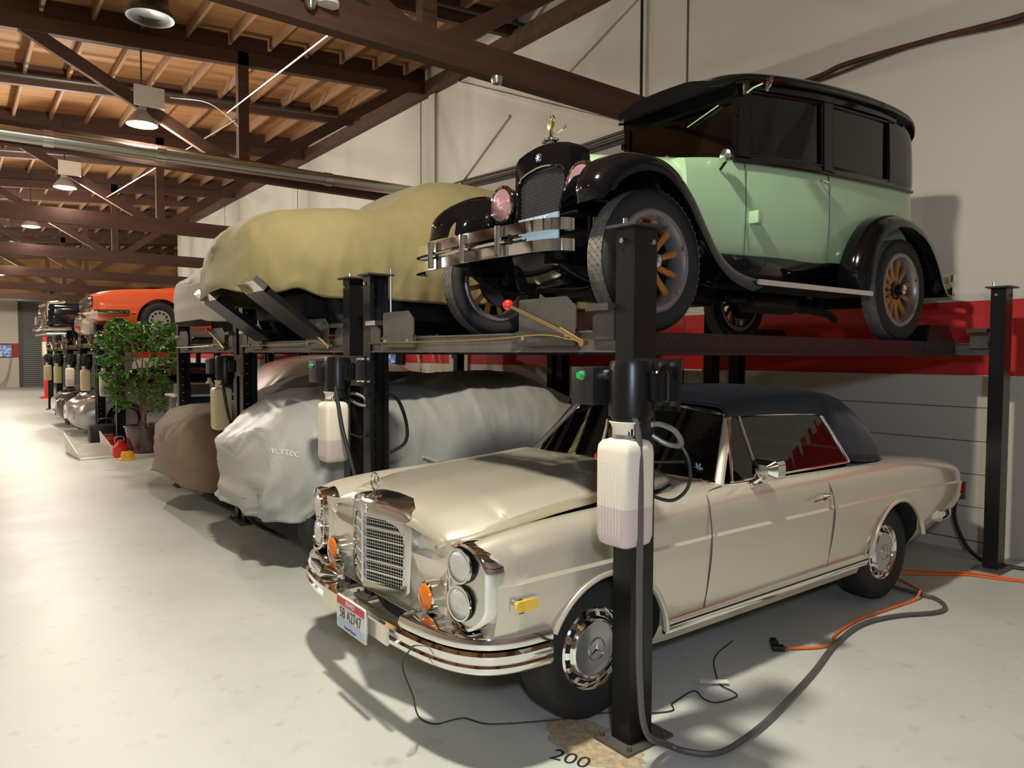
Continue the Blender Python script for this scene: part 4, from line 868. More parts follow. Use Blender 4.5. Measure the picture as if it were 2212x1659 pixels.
    q = MB(); q.tube([(1.04, -.35, 1.50), (1.035, -.1, 1.42)], .006, 6); q.build('wiper', Mt['chrome'], root)
    for s in (-1, 1): q = MB(); q.cyl((1.03, s*.50, 1.40), (1.03, s*.50, 1.44), .02, n=10); q.build('screen_hinge', Mt['black_gloss'], root)
    q = MB(); q.cyl((.98, -.505, 1.205), (1.04, -.505, 1.24), .0, n=6) if False else None
    # radiator
    def arch(w, z0, z1, n=8): 
        half = [(w, z0), (w, z1-.10), (w*.97, z1-.055), (w*.85, z1-.028), (w*.55, z1-.008), (w*.2, z1+.004), (0, z1+.006)]
        return half+[(-y, z) for y, z in reversed(half[:-1])]
    o = arch(.262, .60, 1.115); oi = [(y, z) for y, z in arch(.222, .63, .985)]
    q = MB(); n = len(o)
    q.loft([[(.0, y, z) for y, z in o], [(-.13, y, z) for y, z in o], [(-.15, y*.97, z-.008 if z > .9 else z) for y, z in o], [(-.155, y, z) for y, z in oi], [(-.125, y*.985, z) for y, z in oi]], caps=False)
    q.f.append(tuple(range(n))); q.m.append(0)
    sh = q.build('radiator_shell', Mt['black_gloss'], root, ang=35)
    q = MB(); q.tube([(-.15, y, z) for y, z in oi[2:-2]], .007, 6); q.build('shell_trim', Mt['chrome'], sh)
    q = MB()
    for i in range(26):
        for j in range(24):
            y = -.215+.43*(i+.5*(j % 2))/26+.008; z = .635+.335*j/24
            zt = .985-.10*max(0, (abs(y)-.17)/.05) 
            if z+.010 > zt or abs(y) > .216: continue
            q.add([(-.131, y-.0055, z), (-.131, y+.0055, z), (-.131, y+.0055, z+.0085), (-.131, y-.0055, z+.0085), (-.138, y, z+.004)], [(0, 1, 4), (1, 2, 4), (2, 3, 4), (3, 0, 4)])
    q.prism(oi, -.130, -.10, 'x'); q.build('radiator_core', Mt['honeycomb'], sh, ang=None)
    e = MB(); e.lathe([(0, .006), (.024, .005), (.03, 0)], (-.152, .02, 1.045), (-1, 0, 0), 24, ); eb = e.build('badge', Mt['chrome'], sh)
    e = MB(); e.lathe([(0, .0075), (.024, .0062)], (-.152, .02, 1.045), (-1, 0, 0), 24); e.build('badge_enamel', mat('blue enamel', (0.03, 0.06, 0.30), 0.15, coat=1), eb)
    e = MB()
    for a in (0, 60, 120): e.beam((-.1605, .02+.02*math.cos(R_(a)), 1.045+.02*math.sin(R_(a))), (-.1605, .02-.02*math.cos(R_(a)), 1.045-.02*math.sin(R_(a))), .005, .001, up=(1, 0, 0))
    e.build('badge_mark', Mt['white'], eb, ang=None)
    # radiator cap with thermometer ornament
    q = MB(); q.lathe([(.032, 1.115), (.034, 1.13), (.028, 1.14), (.045, 1.150), (.047, 1.162), (.03, 1.17), (.01, 1.175), (.01, 1.20)], (-.075, 0, 0), (0, 0, 1), 20)
    q.sphere((-.075, .06, 1.160), .016, 8, (1.0, 1.8, .7)); q.tube([(-.075, -.01, 1.19), (-.06, -.06, 1.20), (-.05, -.09, 1.215)], [.006, .006, .005], 6); q.sphere((-.05, -.092, 1.217), .012, 8); q.sphere((-.075, -.01, 1.285), .017, 8)
    q.tube([(-.075, 0, 1.2), (-.075, -.008, 1.27)], .008, 8)
    oo = q.build('radiator_ornament', Mt['chrome'], root); q = MB(); q.lathe([(0, .012), (.028, .010), (.030, 0), (.028, -.01), (0, -.012)], (-.078, .0, 1.245), (-1, .25, 0), 20); q.build('thermometer', Mt['brass'], oo)
    # headlamps
    for s in (-1, 1):
        c = Vector((-.15, s*.372, .822)); q = MB(); q.lathe([(.0, .155), (.04, .145), (.085, .105), (.108, .045), (.112, 0), (.120, -.004), (.120, -.022), (.108, -.026)], c, (1, 0, 0), 32); ho = q.build('headlamp', Mt['black_gloss'], root)
        q = MB(); q.lathe([(.121, -.002), (.124, -.012), (.120, -.026), (.104, -.030), (.104, -.022)], c, (1, 0, 0), 32); q.build('lamp_rim', Mt['chrome'], ho)
        q = MB(); q.lathe([(.106, -.024), (.08, -.036), (.04, -.043), (0, -.045)], c, (1, 0, 0), 32); q.build('lamp_lens', Mt['pink_glass'], ho)
        q = MB(); q.tube([c+Vector((.06, 0, -.10)), c+Vector((.07, -s*.02, -.30))], .02, 8); q.build('lamp_post', Mt['black_gloss'], ho)
    q = MB(); q.tube([(-.10, -.36, .66), (-.13, 0, .64), (-.10, .36, .66)], .013, 8); q.build('lamp_bar', Mt['black_gloss'], root)
    # cowl lamps and mirror
    for s in (-1, 1):
        c = Vector((.86, s*.545, 1.105)); q = MB(); q.lathe([(0, .06), (.025, .05), (.036, .01), (.037, 0)], c, (1, 0, 0), 20); q.tube([c+Vector((.02, 0, -.02)), c+Vector((.03, -s*.06, -.07))], .009, 6); co = q.build('cowl_lamp', Mt['black_gloss'], root)
        q = MB(); q.lathe([(.038, .006), (.040, -.004), (.034, -.008), (0, -.014)], c, (1, 0, 0), 20); q.build('cowl_lens', Mt['chrome_soft'], co)
    q = MB(); q.tube([(1.07, -.53, 1.525), (1.06, -.60, 1.545), (1.06, -.665, 1.55)], .008, 6); q.box(1.055, -.55, 1.52, 1.085, -.52, 1.60); mo = q.build('mirror_arm', Mt['chrome'], root)
    q = MB(); q.lathe([(0, -.015), (.03, -.013), (.048, 0), (.050, .006), (.047, .008)], (1.06, -.70, 1.535), (.8, -.5, -.25), 24); mh = q.build('mirror_head', Mt['chrome'], mo)
    # fenders
    def fender(path, s, yi0, yo, name, lip=.07, crown=.045):
        P = catmull([Vector((x, 0, z)) for x, z in path], 6); rows = []
        for i, p in enumerate(P):
            t = (P[min(i+1, len(P)-1)]-P[max(i-1, 0)]).normalized(); nrm = Vector((-t.z, 0, t.x)); 
            if nrm.z < 0 and abs(nrm.z) > .5: nrm = -nrm
            if t.x < 0: nrm = -nrm
            u = i/(len(P)-1); yi = yi0+(.12*max(0, 1-u*3.2) if name == 'front_fender' else 0); e = min(1, u*9+.15, (1-u)*9+.25); cr = crown*e; lp = lip*min(1, e)
            pr = []
            for y, d in ((yi, -.02), (yi+.03, 0), (yi*.65+yo*.35, cr), (yi*.3+yo*.7, cr*.85), (yo-.02, .005), (yo, -lp*.35), (yo+.002, -lp), (yo-.012, -lp)):
                pr.append(Vector((p.x, s*y, p.z))+nrm*d)
            for y, d in ((yo-.014, -lp*.3), (yo-.035, -.012), (yi*.3+yo*.7, cr*.85-.018), (yi*.65+yo*.35, cr-.018), (yi+.02, -.02)): pr.append(Vector((p.x, s*y, p.z))+nrm*d)
            rows.append(pr)
        q = MB(); q.loft(rows); return q.build(name, Mt['black_gloss'], root, ang=50)
    FP = [(-.435, .63), (-.42, .71), (-.34, .80), (-.18, .870), (-.02, .880), (.12, .83), (.25, .72), (.36, .58), (.47, .45), (.60, .365), (.76, .325), (.90, .318)]
    RP = [(2.06, .33), (2.08, .50), (2.15, .66), (2.30, .80), (2.52, .872), (2.74, .858), (2.95, .78), (3.11, .64), (3.22, .48), (3.29, .35)]
    for s in (-1, 1):
        fender(FP, s, .50, .83, 'front_fender', .075); fender(RP, s, .56, .83, 'rear_fender', .06)
        # inner fender side reaching the frame
        q = MB(); base = [(x, z) for x, z in FP]; q.grid([[Vector((x, s*.51, z+.005)) for x, z in base], [Vector((x, s*.45, max(.42, z*.55+.15))) for x, z in base]]); io = q.build('fender_apron', Mt['black_gloss'], root); thick(io, .01)
        q = MB(); q.box(.78, min(s*.52, s*.835), .292, 2.10, max(s*.52, s*.835), .318); ro = q.build('running_board', Mt['steel_black'], root, ang=None)
        q = MB(); q.box(.80, min(s*.835, s*.842), .29, 2.10, max(s*.835, s*.842), .322); q.build('board_trim', Mt['chrome_soft'], ro, ang=None)
        q = MB(); q.grid([[Vector((x, s*.55, .318)) for x in (.7, 1.3, 2.1)], [Vector((x, s*(sy(x)-.01), zb(x)+.03)) for x in (.7, 1.3, 2.1)]]); so = q.build('sill_apron', Mt['black_gloss'], root); thick(so, .01)
        q = MB(); q.box(-.42, s*.40-.03, .36, 3.2, s*.40+.03, .46); q.build('frame_rail', Mt['black_gloss'], root, ang=None)
        q = MB(); q.tube(catmull([(-.40, s*.40, .40), (-.2, s*.44, .30), (0, s*.44, .285), (.25, s*.44, .32), (.5, s*.42, .40)], 5), .025, 8, flat=.7); q.build('leaf_spring', Mt['steel_black'], root)
    # front apron between the frame horns, engine pan, axles
    q = MB(); q.add([(-.42, -.38, .47), (-.36, .0, .50), (-.42, .38, .47), (-.12, -.36, .30), (-.20, .10, .265), (-.10, .40, .34), (.2, -.36, .36), (.2, .40, .36), (.2, .0, .26)], [(0, 3, 4, 1), (1, 4, 5, 2), (3, 6, 8, 4), (4, 8, 7, 5)]); ao = q.build('front_apron', Mt['black_gloss'], root, ang=20); thick(ao, .01)
    q = MB(); q.box(.1, -.18, .24, 1.3, .18, .6, .04); q.box(1.3, -.1, .28, 2.4, .1, .4, .03); q.box(.3, -.36, .42, 3.0, .36, .5); q.build('engine_pan', Mt['black_matt'], root)
    for xa in (0, 2.66):
        q = MB(); q.tube([(xa, -.66, .37), (xa, -.4, .31 if xa == 0 else .37), (xa, .4, .31 if xa == 0 else .37), (xa, .66, .37)], .035, 8)
        if xa > 1: q.sphere((xa, 0, .37), .15, 10)
        q.build('axle', Mt['black_gloss'], root)
    q = MB(); q.tube([(.12, -.64, .33), (.12, .64, .33)], .014, 8); q.build('tie_bar', Mt['steel_grey'], root)
    q = MB(); q.box(2.85, -.35, .28, 3.15, .35, .47, .04); q.build('fuel_tank', Mt['black_matt'], root)
    q = MB(); q.tube([(1.3, -.25, .27), (2.0, -.28, .25), (2.5, -.3, .20), (2.58, -.3, .16)], .03, 8); q.cyl((1.5, -.25, .25), (2.0, -.27, .25), .07, n=12); q.build('exhaust', Mt['steel_dark'], root)
    # bumpers: two bars, clamps, far end strap
    def barz(xc, z, h, s0=1):
        half = [(.0, 0.0), (.02, .35), (.05, .60), (.10, .70), (.16, .725), (.17, .70), (.14, .68)]
        c = catmull([Vector((xc+s0*x, -y, z)) for x, y in reversed(half)]+[Vector((xc+s0*x, y, z)) for x, y in half[1:]], 4)
        rows = []
        for i, p in enumerate(c):
            t = (c[min(i+1, len(c)-1)]-c[max(i-1, 0)]).normalized(); nn = Vector((-t.y, t.x, 0)).normalized()
            rows.append([p+nn*a+Vector((0, 0, b)) for a, b in ((-.006, -h/2), (.006, -h/2), (.006, h/2), (-.006, h/2))])
        q = MB(); q.loft(rows); return q
    for nm, xc, s0, zz in (('front_bumper', -.69, 1, (.508, .408)), ('rear_bumper', 3.80, -1, (.52, .42))):
        bo = barz(xc, zz[0], .058, s0).build(nm, Mt['chrome'], root, ang=50)
        barz(xc, zz[1], .058, s0).build('lower_bar', Mt['chrome'], bo, ang=50)
        q = MB(); q.tube([(xc+s0*.03, -.5, (zz[0]+zz[1])/2), (xc+s0*.02, .5, (zz[0]+zz[1])/2)], .011, 8); q.build('centre_rod', Mt['chrome'], bo)
        for y in (-.34, .34, .0):
            q = MB(); q.cyl((xc-.012*s0, y, (zz[0]+zz[1])/2-.075), (xc-.012*s0, y, (zz[0]+zz[1])/2+.075), .018, n=10); q.build('bumper_clamp', Mt['chrome'], bo)
        for y in (-.40, .40):
            q = MB(); q.beam((xc+s0*.01, y, .46), (xc+s0*.35, y*.98, .42), .02, .05); q.build('bumper_iron', Mt['black_gloss'], bo, ang=None)
    # tag plate and red reflector on the front bumper
    q = MB(); q.box(-.57, -.66, .43, -.56, -.34, .575, 0); po = q.build('number_plate', mat('old blue plate', (0.24, 0.36, 0.46), 0.4), root, ang=None)
    text_mesh('LS 19US', .055, 'plate_lettering', Mt['white'], po, frame((-.5715, -.50, .548), (0, -1, 0), (0, 0, 1)), xs=.9)
    q = MB(); q.box(-.668, -.30, .49, -.650, -.20, .525); q.build('reflector', Mt['red'], root, ang=None)
    q = MB(); q.tube([(-.50, -.72, .575), (-.50, .1, .555)], .008, 6); q.build('plate_bar', Mt['steel_black'], root)
    # wheels
    R = .37
    for xa in (0, 2.66):
        for s in (-1, 1):
            wl = wheel(root, 'wheel', (xa, s*.705, R), s, R, .14, .262, 1); ax = (0, s, 0)
            tr = MB(); tr.lathe([(R+.0015, -.052), (R+.003, -.03), (R+.0035, 0), (R+.003, .03), (R+.0015, .052)], (0, 0, 0), ax, 56, caps=False)
            # zig-zag tread blocks
            for k in range(56):
                for j in range(5):
                    a = 2*math.pi*(k+.5*(j % 2))/56; d = .030; w0 = -.045+j*.021
                    pts = []
                    for aa, ww in ((a, w0), (a+d, w0+.004), (a+d+.03, w0+.018), (a+.03, w0+.014)):
                        rr = R+.0075; pts.append((rr*math.cos(aa), ww*s, rr*math.sin(aa)))
                    tr.add(pts, [(0, 1, 2, 3)])
            tr.build('tread', Mt['rubber_grey'], wl, ang=None)
            q = MB(); q.lathe([(.222, .0), (.228, .045), (.240, .062), (.262, .066), (.272, .060), (.272, -.060), (.262, -.066), (.240, -.062), (.228, -.045)], (0, 0, 0), ax, 48, close=True); q.build('rim', Mt['rim_grey'], wl)
            for k in range(12):
                a = R_(30*k+15); u = Vector((math.cos(a), 0, math.sin(a))); q = MB(); q.tube([u*.05, u*.14, u*.228], [.021, .017, .021], 10); q.build('spoke', Mt['wood_spoke'], wl)
            q = MB(); q.lathe([(0, -.05), (.06, -.05), (.072, 0), (.07, .025), (.045, .035), (.034, .075), (.02, .085), (0, .087)], (0, 0, 0), ax, 24); q.build('hub', Mt['chrome_soft'] if s < 0 and False else Mt['black_gloss'], wl)
            q = MB(); q.lathe([(.036, .066), (.035, .082), (.022, .092), (0, .094)], (0, 0, 0), ax, 20); q.build('hub_cap', Mt['chrome'], wl)
            if xa == 0: pass
            q = MB(); q.lathe([(.0, -.06), (.16, -.06), (.165, -.10), (0, -.10)], (0, 0, 0), ax, 24); q.build('brake_drum', Mt['black_matt'], wl)
            for k in range(6):
                a = R_(60*k+20); q = MB(); q.box(-.011, -.010, -.011, .011, .008, .011); lo = q.build('rim_lug', Mt['rim_grey'], wl, ang=None); lo.location = (.238*math.cos(a), s*.064, .238*math.sin(a))
    # cabin
    q = MB(); q.box(1.62, -.5, .6, 1.85, .5, 1.30, .06); q.box(1.25, -.5, .6, 1.7, .5, .95, .05); q.build('front_seat', Mt['interior'], root)
    q = MB(); q.box(2.55, -.52, .6, 2.68, .52, 1.32, .05); q.build('rear_seat', Mt['interior'], root)
    q = MB(); q.tube([(1.30+.10*math.sin(R_(12*k)), -.28+.2*math.cos(R_(12*k)), 1.20+.19*math.sin(R_(12*k))) for k in range(30)], .013, 8, closed=True); q.build('steering_wheel', Mt['black_plastic'], root)
    return root
vintage_o = vintage()
# ---------------------------------------------------------------- cars under fitted covers
from mathutils import noise
def cloth(name, c1, c2, rough=0.85, bs=90):
    return mat(name, c1, rough, noise=(3.0, c2, 0.6), bump=(bs, 0.25, 0.002), sheen=0.15)
Mt['tan_cloth'] = cloth('tan cotton cover', (0.34, 0.28, 0.12), (0.27, 0.22, 0.095))
Mt['silver_cloth'] = cloth('silvery cover cloth', (0.42, 0.42, 0.39), (0.33, 0.33, 0.32), 0.45, 40)
Mt['brown_cloth'] = cloth('brown cover cloth', (0.25, 0.165, 0.10), (0.20, 0.13, 0.08))
Mt['grey_cloth'] = cloth('pale grey cover cloth', (0.50, 0.47, 0.41), (0.44, 0.41, 0.36))
def cover(root, K, m, seed=1, fold=.012, crease=.02, name='cover', n=190, hemf=None, trim=None):
    """K: rows (x, hem z, hem half width, widest half width, widest z, shoulder half width, shoulder z, top z); open below"""
    xs = [k[0] for k in K]; F = [pchip(xs, [k[j] for k in K]) for j in range(1, 8)]; rows = []; NN = 14
    for i in range(n+1):
        x = xs[0]+(xs[-1]-xs[0])*i/n; hz, hw, w, wz, sw, sz, tz = (f(x) for f in F)
        side = []
        for s in (-1, 1):
            h = hz+(hemf(x, s) if hemf else 0)
            c = [Vector((x, s*hw, h)), Vector((x, s*(hw*.45+w*.55)+0, h+(wz-h)*.35)), Vector((x, s*w, wz)), Vector((x, s*(w*.72+sw*.28), wz+(sz-wz)*.60)), Vector((x, s*sw, sz)), Vector((x, s*sw*.5, sz+(tz-sz)*.8)), Vector((x, 0, tz))]
            cc = catmull(c, 5); side.append(cc)
        row = side[0]+list(reversed(side[1]))[1:]
        out = []; u = (x-xs[0])/(xs[-1]-xs[0])
        for p in row:
            q = Vector((p.x*1.9, p.y*2.2, p.z*2.2+seed*7)); v = noise.noise(q)
            t = max(0, min(1, (wz+.12-p.z)/(wz+.12-hz+.01))); s = 1 if p.y > 0 else -1
            ph = p.x if abs(p.y) > .5 and x > .12 else p.y*1.3
            f = fold*t**1.3*(math.sin(ph*19+seed+2.5*noise.noise(Vector((p.x*2, s, seed))))+.7*math.sin(ph*37+seed*2+2*noise.noise(Vector((p.x*3, 2*s, seed)))))
            # creases: sharp ridges from folded noise, running down the cloth
            r1 = 1-abs(noise.noise(Vector((p.x*3.1+seed+p.z*.9, p.y*1.6, p.z*1.3+seed))))*2.4; r2 = 1-abs(noise.noise(Vector((p.x*6.5-p.z*2.4, p.y*4, p.z*3+seed*2))))*2.6
            rg = crease*(.8*max(0, r1)**2+.45*max(0, r2)**2)*(.35+.65*t+.5*max(0, 1-x/.5))
            nb = 1 if abs(p.y) > .05 else 0
            fx = 1 if x < .12 else (-.3 if x > xs[-1]-.1 else .25)
            out.append(p+Vector((-(f+rg)*fx+v*crease*.3, s*(v*crease*.5+f+rg)*nb, v*crease*.3+(rg*.6 if p.z > wz+.1 else 0))))
        rows.append(out)
    b = MB(); b.grid(rows); nr = len(rows[0])
    for ri in (0, len(rows)-1):   # close the two ends down to the hem
        R0 = rows[ri]; mid = []
        for k in range(nr//2+1): mid.append((ri*nr+k, ri*nr+nr-1-k))
        for k in range(len(mid)-1):
            if mid[k][0] == mid[k][1] or mid[k+1][0] == mid[k+1][1]:
                b.f.append((mid[k][0], mid[k][1], mid[k+1][0])); b.m.append(0)
            else: b.f.append((mid[k][0], mid[k][1], mid[k+1][1], mid[k+1][0])); b.m.append(0)
    o = b.build(name, m, root, ang=75); thick(o, .006, -1); return o
def simple_wheel(root, c, s, R, w, rim, m='rim_grey', spokes=0):
    wl = wheel(root, 'wheel', c, s, R, w, rim, 0)
    q = MB(); q.lathe([(rim+.008, .052), (rim-.005, .06), (rim-.02, .04), (rim*.55, .02), (rim*.3, .04), (0, .045)], (0, 0, 0), (0, s, 0), 28); ro = q.build('rim', Mt[m], wl)
    if spokes:
        q = MB()
        for k in range(spokes):
            a = 2*math.pi*k/spokes; u = Vector((math.cos(a), 0, math.sin(a))); q.tube([u*rim*.3+Vector((0, s*.045, 0)), u*(rim-.01)+Vector((0, s*.055, 0))], .012, 6)
        q.build('wire_spokes', Mt['chrome_soft'], wl)
    return wl
# tan cover, second lift
t = thing('covered_car', 'low car under a tan cotton cover, raised beside the vintage saloon', 'car', (1.68, 6.00, 1.806))
K = [(.0, .38, .20, .26, .52, .20, .66, .70), (.03, .35, .40, .45, .54, .34, .74, .78), (.12, .32, .60, .66, .58, .50, .85, .89), (.32, .30, .78, .84, .60, .62, .95, 1.0), (.75, .30, .84, .90, .62, .65, 1.01, 1.055), (1.08, .30, .84, .90, .64, .63, 1.04, 1.09), (1.22, .30, .84, .90, .65, .61, 1.09, 1.15), (1.72, .30, .84, .90, .68, .53, 1.37, 1.42), (1.95, .31, .84, .90, .70, .53, 1.40, 1.45), (2.6, .32, .84, .90, .70, .56, 1.38, 1.43), (3.1, .32, .84, .89, .70, .60, 1.22, 1.30), (3.6, .33, .82, .87, .68, .62, 1.0, 1.08), (4.1, .36, .74, .78, .64, .58, .86, .90), (4.22, .42, .40, .45, .6, .40, .74, .78)]
cover(t, K, Mt['tan_cloth'], 1, .012, .026, hemf=lambda x, s: (.06*math.exp(-((x-.35)/.12)**2) if s < 0 else 0))
for xa in (.95, 3.35):
    for s in (-1, 1): simple_wheel(t, (xa, s*.68, .32), s, .32, .19, .2, 'chrome_soft')
q = MB(); q.box(.5, -.6, .16, 3.9, .6, .36, .05); q.build('underbody', Mt['black_matt'], t)
# raised approach ramps with ribbed ends on the second lift
lift2 = COL.objects['parking_lift.001']
for y0 in (.33, 1.50):
    r = MB(); r.prism([(-.10, 1.80), (-.10, 1.84), (-.52, 2.17), (-.55, 2.13)], y0, y0+.40, 'y'); ro = r.build('approach_ramp', Mt['steel_black'], lift2, ang=None)
    r = MB(); r.prism([(-.50, 2.16), (-.60, 2.235), (-.625, 2.20), (-.53, 2.12)], y0, y0+.40, 'y')
    for k in range(8): r.cyl((-.595+.012*k, y0, 2.235-.0095*k), (-.595+.012*k, y0+.40, 2.235-.0095*k), .005, n=6)
    r.build('ribbed_end', Mt['chrome_soft'], ro, ang=None)
# silver cover, floor under the second lift
t = thing('covered_car', 'tall car under a creased silver grey cover, front wheel showing beside the silver convertible', 'car', (1.79, 6.02, 0))
K = [(.0, .46, .18, .22, .70, .20, .86, .90), (.03, .42, .36, .42, .72, .34, .93, .98), (.12, .40, .56, .64, .70, .46, 1.05, 1.10), (.28, .40, .74, .82, .70, .55, 1.17, 1.22), (.40, .50, .80, .88, .76, .57, 1.23, 1.29), (.66, .63, .84, .92, .82, .58, 1.31, 1.37), (.95, .56, .84, .92, .78, .58, 1.33, 1.38), (1.35, .40, .84, .92, .75, .56, 1.31, 1.36), (1.65, .36, .84, .92, .75, .56, 1.35, 1.40), (2.0, .36, .84, .92, .75, .56, 1.45, 1.50), (2.45, .36, .84, .92, .75, .58, 1.45, 1.52), (2.75, .36, .84, .92, .74, .60, 1.38, 1.50), (3.1, .36, .84, .91, .74, .62, 1.16, 1.40), (3.7, .36, .82, .89, .72, .60, 1.05, 1.16), (4.2, .40, .72, .78, .68, .52, .9, .98), (4.32, .48, .4, .45, .64, .36, .78, .82)]
so = cover(t, K, Mt['silver_cloth'], 3, .022, .06)
for xa in (.64, 3.1):
    for s in (-1, 1): simple_wheel(t, (xa, s*.70, .345), s, .345, .2, .21, 'steel_black')
q = MB(); q.box(.35, -.6, .16, 4.0, .6, .45, .05); q.build('underbody', Mt['black_matt'], t)
from mathutils.bvhtree import BVHTree
def on_cloth(o, cloth, d):
    bpy.context.view_layer.update()
    bv = BVHTree.FromObject(cloth, bpy.context.evaluated_depsgraph_get()); d = Vector(d).normalized()
    for v in o.data.vertices:
        h = bv.ray_cast(v.co, d)
        if h[0] is not None: v.co = h[0]-d*.004
tx = text_mesh('levertec', .085, 'cover_lettering', mat('white cover print', (0.72, 0.72, 0.68), 0.6), t, frame((-.12, -1.05, .95), (.78, -.60, -.14), (.08, -.06, .99)), ext=0.0)
on_cloth(tx, so, (.60, .80, 0))
q = MB(); q.tube([(1.25, -.925, .84), (1.9, -.94, .58), (2.1, -.94, .50)], .014, 8); q.build('hem_strap', Mt['grey_cloth'], t)
# brown cover, floor under the third lift
t = thing('covered_car', 'rounded low car under a dull brown cover, nearest the potted tree', 'car', (1.81, 8.62, 0))
K = [(.0, .36, .26, .32, .54, .26, .70, .74), (.03, .33, .44, .50, .56, .40, .79, .83), (.14, .27, .70, .78, .58, .56, .93, .97), (.30, .24, .86, .96, .60, .64, 1.03, 1.07), (.55, .22, .88, 1.0, .62, .66, 1.05, 1.10), (.85, .20, .88, 1.0, .64, .66, 1.06, 1.12), (1.1, .22, .88, 1.0, .66, .62, 1.14, 1.20), (1.75, .24, .88, .98, .68, .58, 1.36, 1.41), (2.3, .26, .86, .96, .68, .58, 1.40, 1.45), (3.1, .26, .86, .95, .68, .58, 1.40, 1.45), (3.6, .28, .84, .92, .66, .60, 1.28, 1.38), (4.2, .34, .76, .82, .64, .52, 1.05, 1.14), (4.4, .44, .4, .46, .6, .36, .84, .9)]
cover(t, K, Mt['brown_cloth'], 5, .010, .032)
for xa in (.95, 3.5):
    for s in (-1, 1): simple_wheel(t, (xa, s*.70, .33), s, .33, .2, .2, 'steel_black')
q = MB(); q.box(.35, -.6, .14, 4.0, .6, .4, .05); q.build('underbody', Mt['black_matt'], t)
q = MB(); q.box(-.001, -.10, .66, .001, -.02, .74); q.prism([(-.06-.03, .75), (-.06+.03, .75), (-.06, .83)], -.001, .001, 'x'); lg = q.build('cover_emblem', mat('dark green emblem', (0.03, 0.045, 0.03), 0.7), t, ang=None)
lg.matrix_local = frame((.095, -.54, .06), (.86, -.50, 0), (.50, .80, -.0)) if False else Matrix.Translation((.055, -.50, .0)) @ Matrix.Rotation(R_(38), 4, 'Z')
# pale grey cover, third lift
t = thing('covered_car', 'car under a pale grey cover on the third lift, partly behind the tan one', 'car', (2.10, 8.62, 1.806))
K = [(.0, .24, .55, .60, .45, .50, .62, .66), (.03, .22, .66, .70, .46, .56, .68, .71), (.10, .21, .82, .86, .48, .66, .72, .76), (.30, .21, .86, .90, .5, .66, .88, .92), (.65, .25, .87, .91, .55, .66, .96, 1.01), (1.2, .34, .87, .91, .6, .66, 1.0, 1.05), (1.7, .36, .87, .91, .62, .60, 1.25, 1.30), (2.2, .36, .87, .91, .62, .56, 1.36, 1.41), (3.2, .34, .87, .91, .62, .56, 1.36, 1.41), (3.8, .34, .86, .9, .6, .6, 1.15, 1.2), (4.4, .34, .8, .84, .58, .6, .95, 1.0), (4.55, .36, .5, .55, .56, .45, .85, .9)]
cover(t, K, Mt['grey_cloth'], 7, .006, .02)
for xa in (1.0, 3.5):
    for s in (-1, 1): simple_wheel(t, (xa, s*.68, .32), s, .32, .18, .21, 'brass', 16)
q = MB(); q.box(.4, -.6, .14, 4.0, .6, .36, .05); q.build('underbody', Mt['black_matt'], t)
# ---------------------------------------------------------------- cars and things further along the row
Mt['orange'] = mat('orange red paint', (0.80, 0.12, 0.04), 0.22, coat=1.0)
Mt['porsche'] = mat('pale silver paint', (0.50, 0.50, 0.50), 0.28, 0.6, coat=0.8)
Mt['grey_paint'] = mat('dark grey paint', (0.09, 0.085, 0.085), 0.22, 0.5, coat=0.9)
def coachwork(root, S, m, axles, R, segs=None, yc=.45, glass=None, name='body'):
    X, rows = skin(S, 60, segs=segs or [[0, 1], [1, 2, 3, 4], [4, 5, 6, 7]], m=4); b = MB(); b.loft(rows); body = b.build(name, m, root, ang=32)
    cut = []
    for xa, zc, ra in axles:
        for s in (-1, 1): c = MB(); c.cyl((xa, s*yc, zc), (xa, s*1.3, zc), ra, n=36); cut.append(c.build('cut', Mt['black_matt'], root, ang=None))
    boolean(body, cut); return body
def cabin(root, S, m, glassm, windows):
    X, rows = skin(S, 40, segs=[[0, 1, 2, 3, 4]], m=4); b = MB(); b.loft(rows); return b.build('roof', m, root, ang=40)
# orange fastback-nosed car on the fourth lift
t = thing('orange_car', 'orange car with long hood and scoop raised above the potted tree', 'car', (1.96, 15.19, 1.956))
S = [(.0, [(0, .50), (.70, .50), (.78, .52), (.82, .60), (.80, .70), (.70, .735), (.4, .75), (0, .755)]), (.08, [(0, .36), (.76, .36), (.84, .42), (.875, .58), (.86, .73), (.74, .785), (.4, .80), (0, .805)]), (.5, [(0, .25), (.80, .25), (.88, .40), (.91, .58), (.89, .80), (.78, .865), (.4, .865), (0, .87)]), (1.0, [(0, .22), (.82, .22), (.89, .38), (.915, .58), (.90, .83), (.78, .90), (.4, .90), (0, .905)]), (1.7, [(0, .2), (.82, .2), (.89, .36), (.915, .58), (.895, .84), (.76, .92), (.4, .925), (0, .93)]), (3.4, [(0, .2), (.82, .2), (.89, .36), (.915, .6), (.895, .86), (.78, .93), (.4, .93), (0, .93)]), (4.5, [(0, .35), (.78, .35), (.85, .45), (.88, .6), (.86, .84), (.74, .92), (.4, .94), (0, .94)]), (4.72, [(0, .45), (.72, .45), (.8, .5), (.83, .6), (.8, .8), (.7, .88), (.4, .9), (0, .9)])]
coachwork(t, S, Mt['orange'], [(1.06, .33, .385), (3.8, .33, .385)], .33)
q = MB()
for k, (z, h) in enumerate(((.60, .10),)): q.box(-.012, -.74, .53, .012, .74, .73)
q.build('grille', Mt['black_matt'], t, ang=None)
q = MB(); q.tube([(.06, .86, .44), (-.04, .7, .45), (-.07, 0, .45), (-.04, -.7, .45), (.06, -.90, .455), (.55, -.925, .47)], .035, 8); q.build('front_bumper', Mt['chrome'], t)
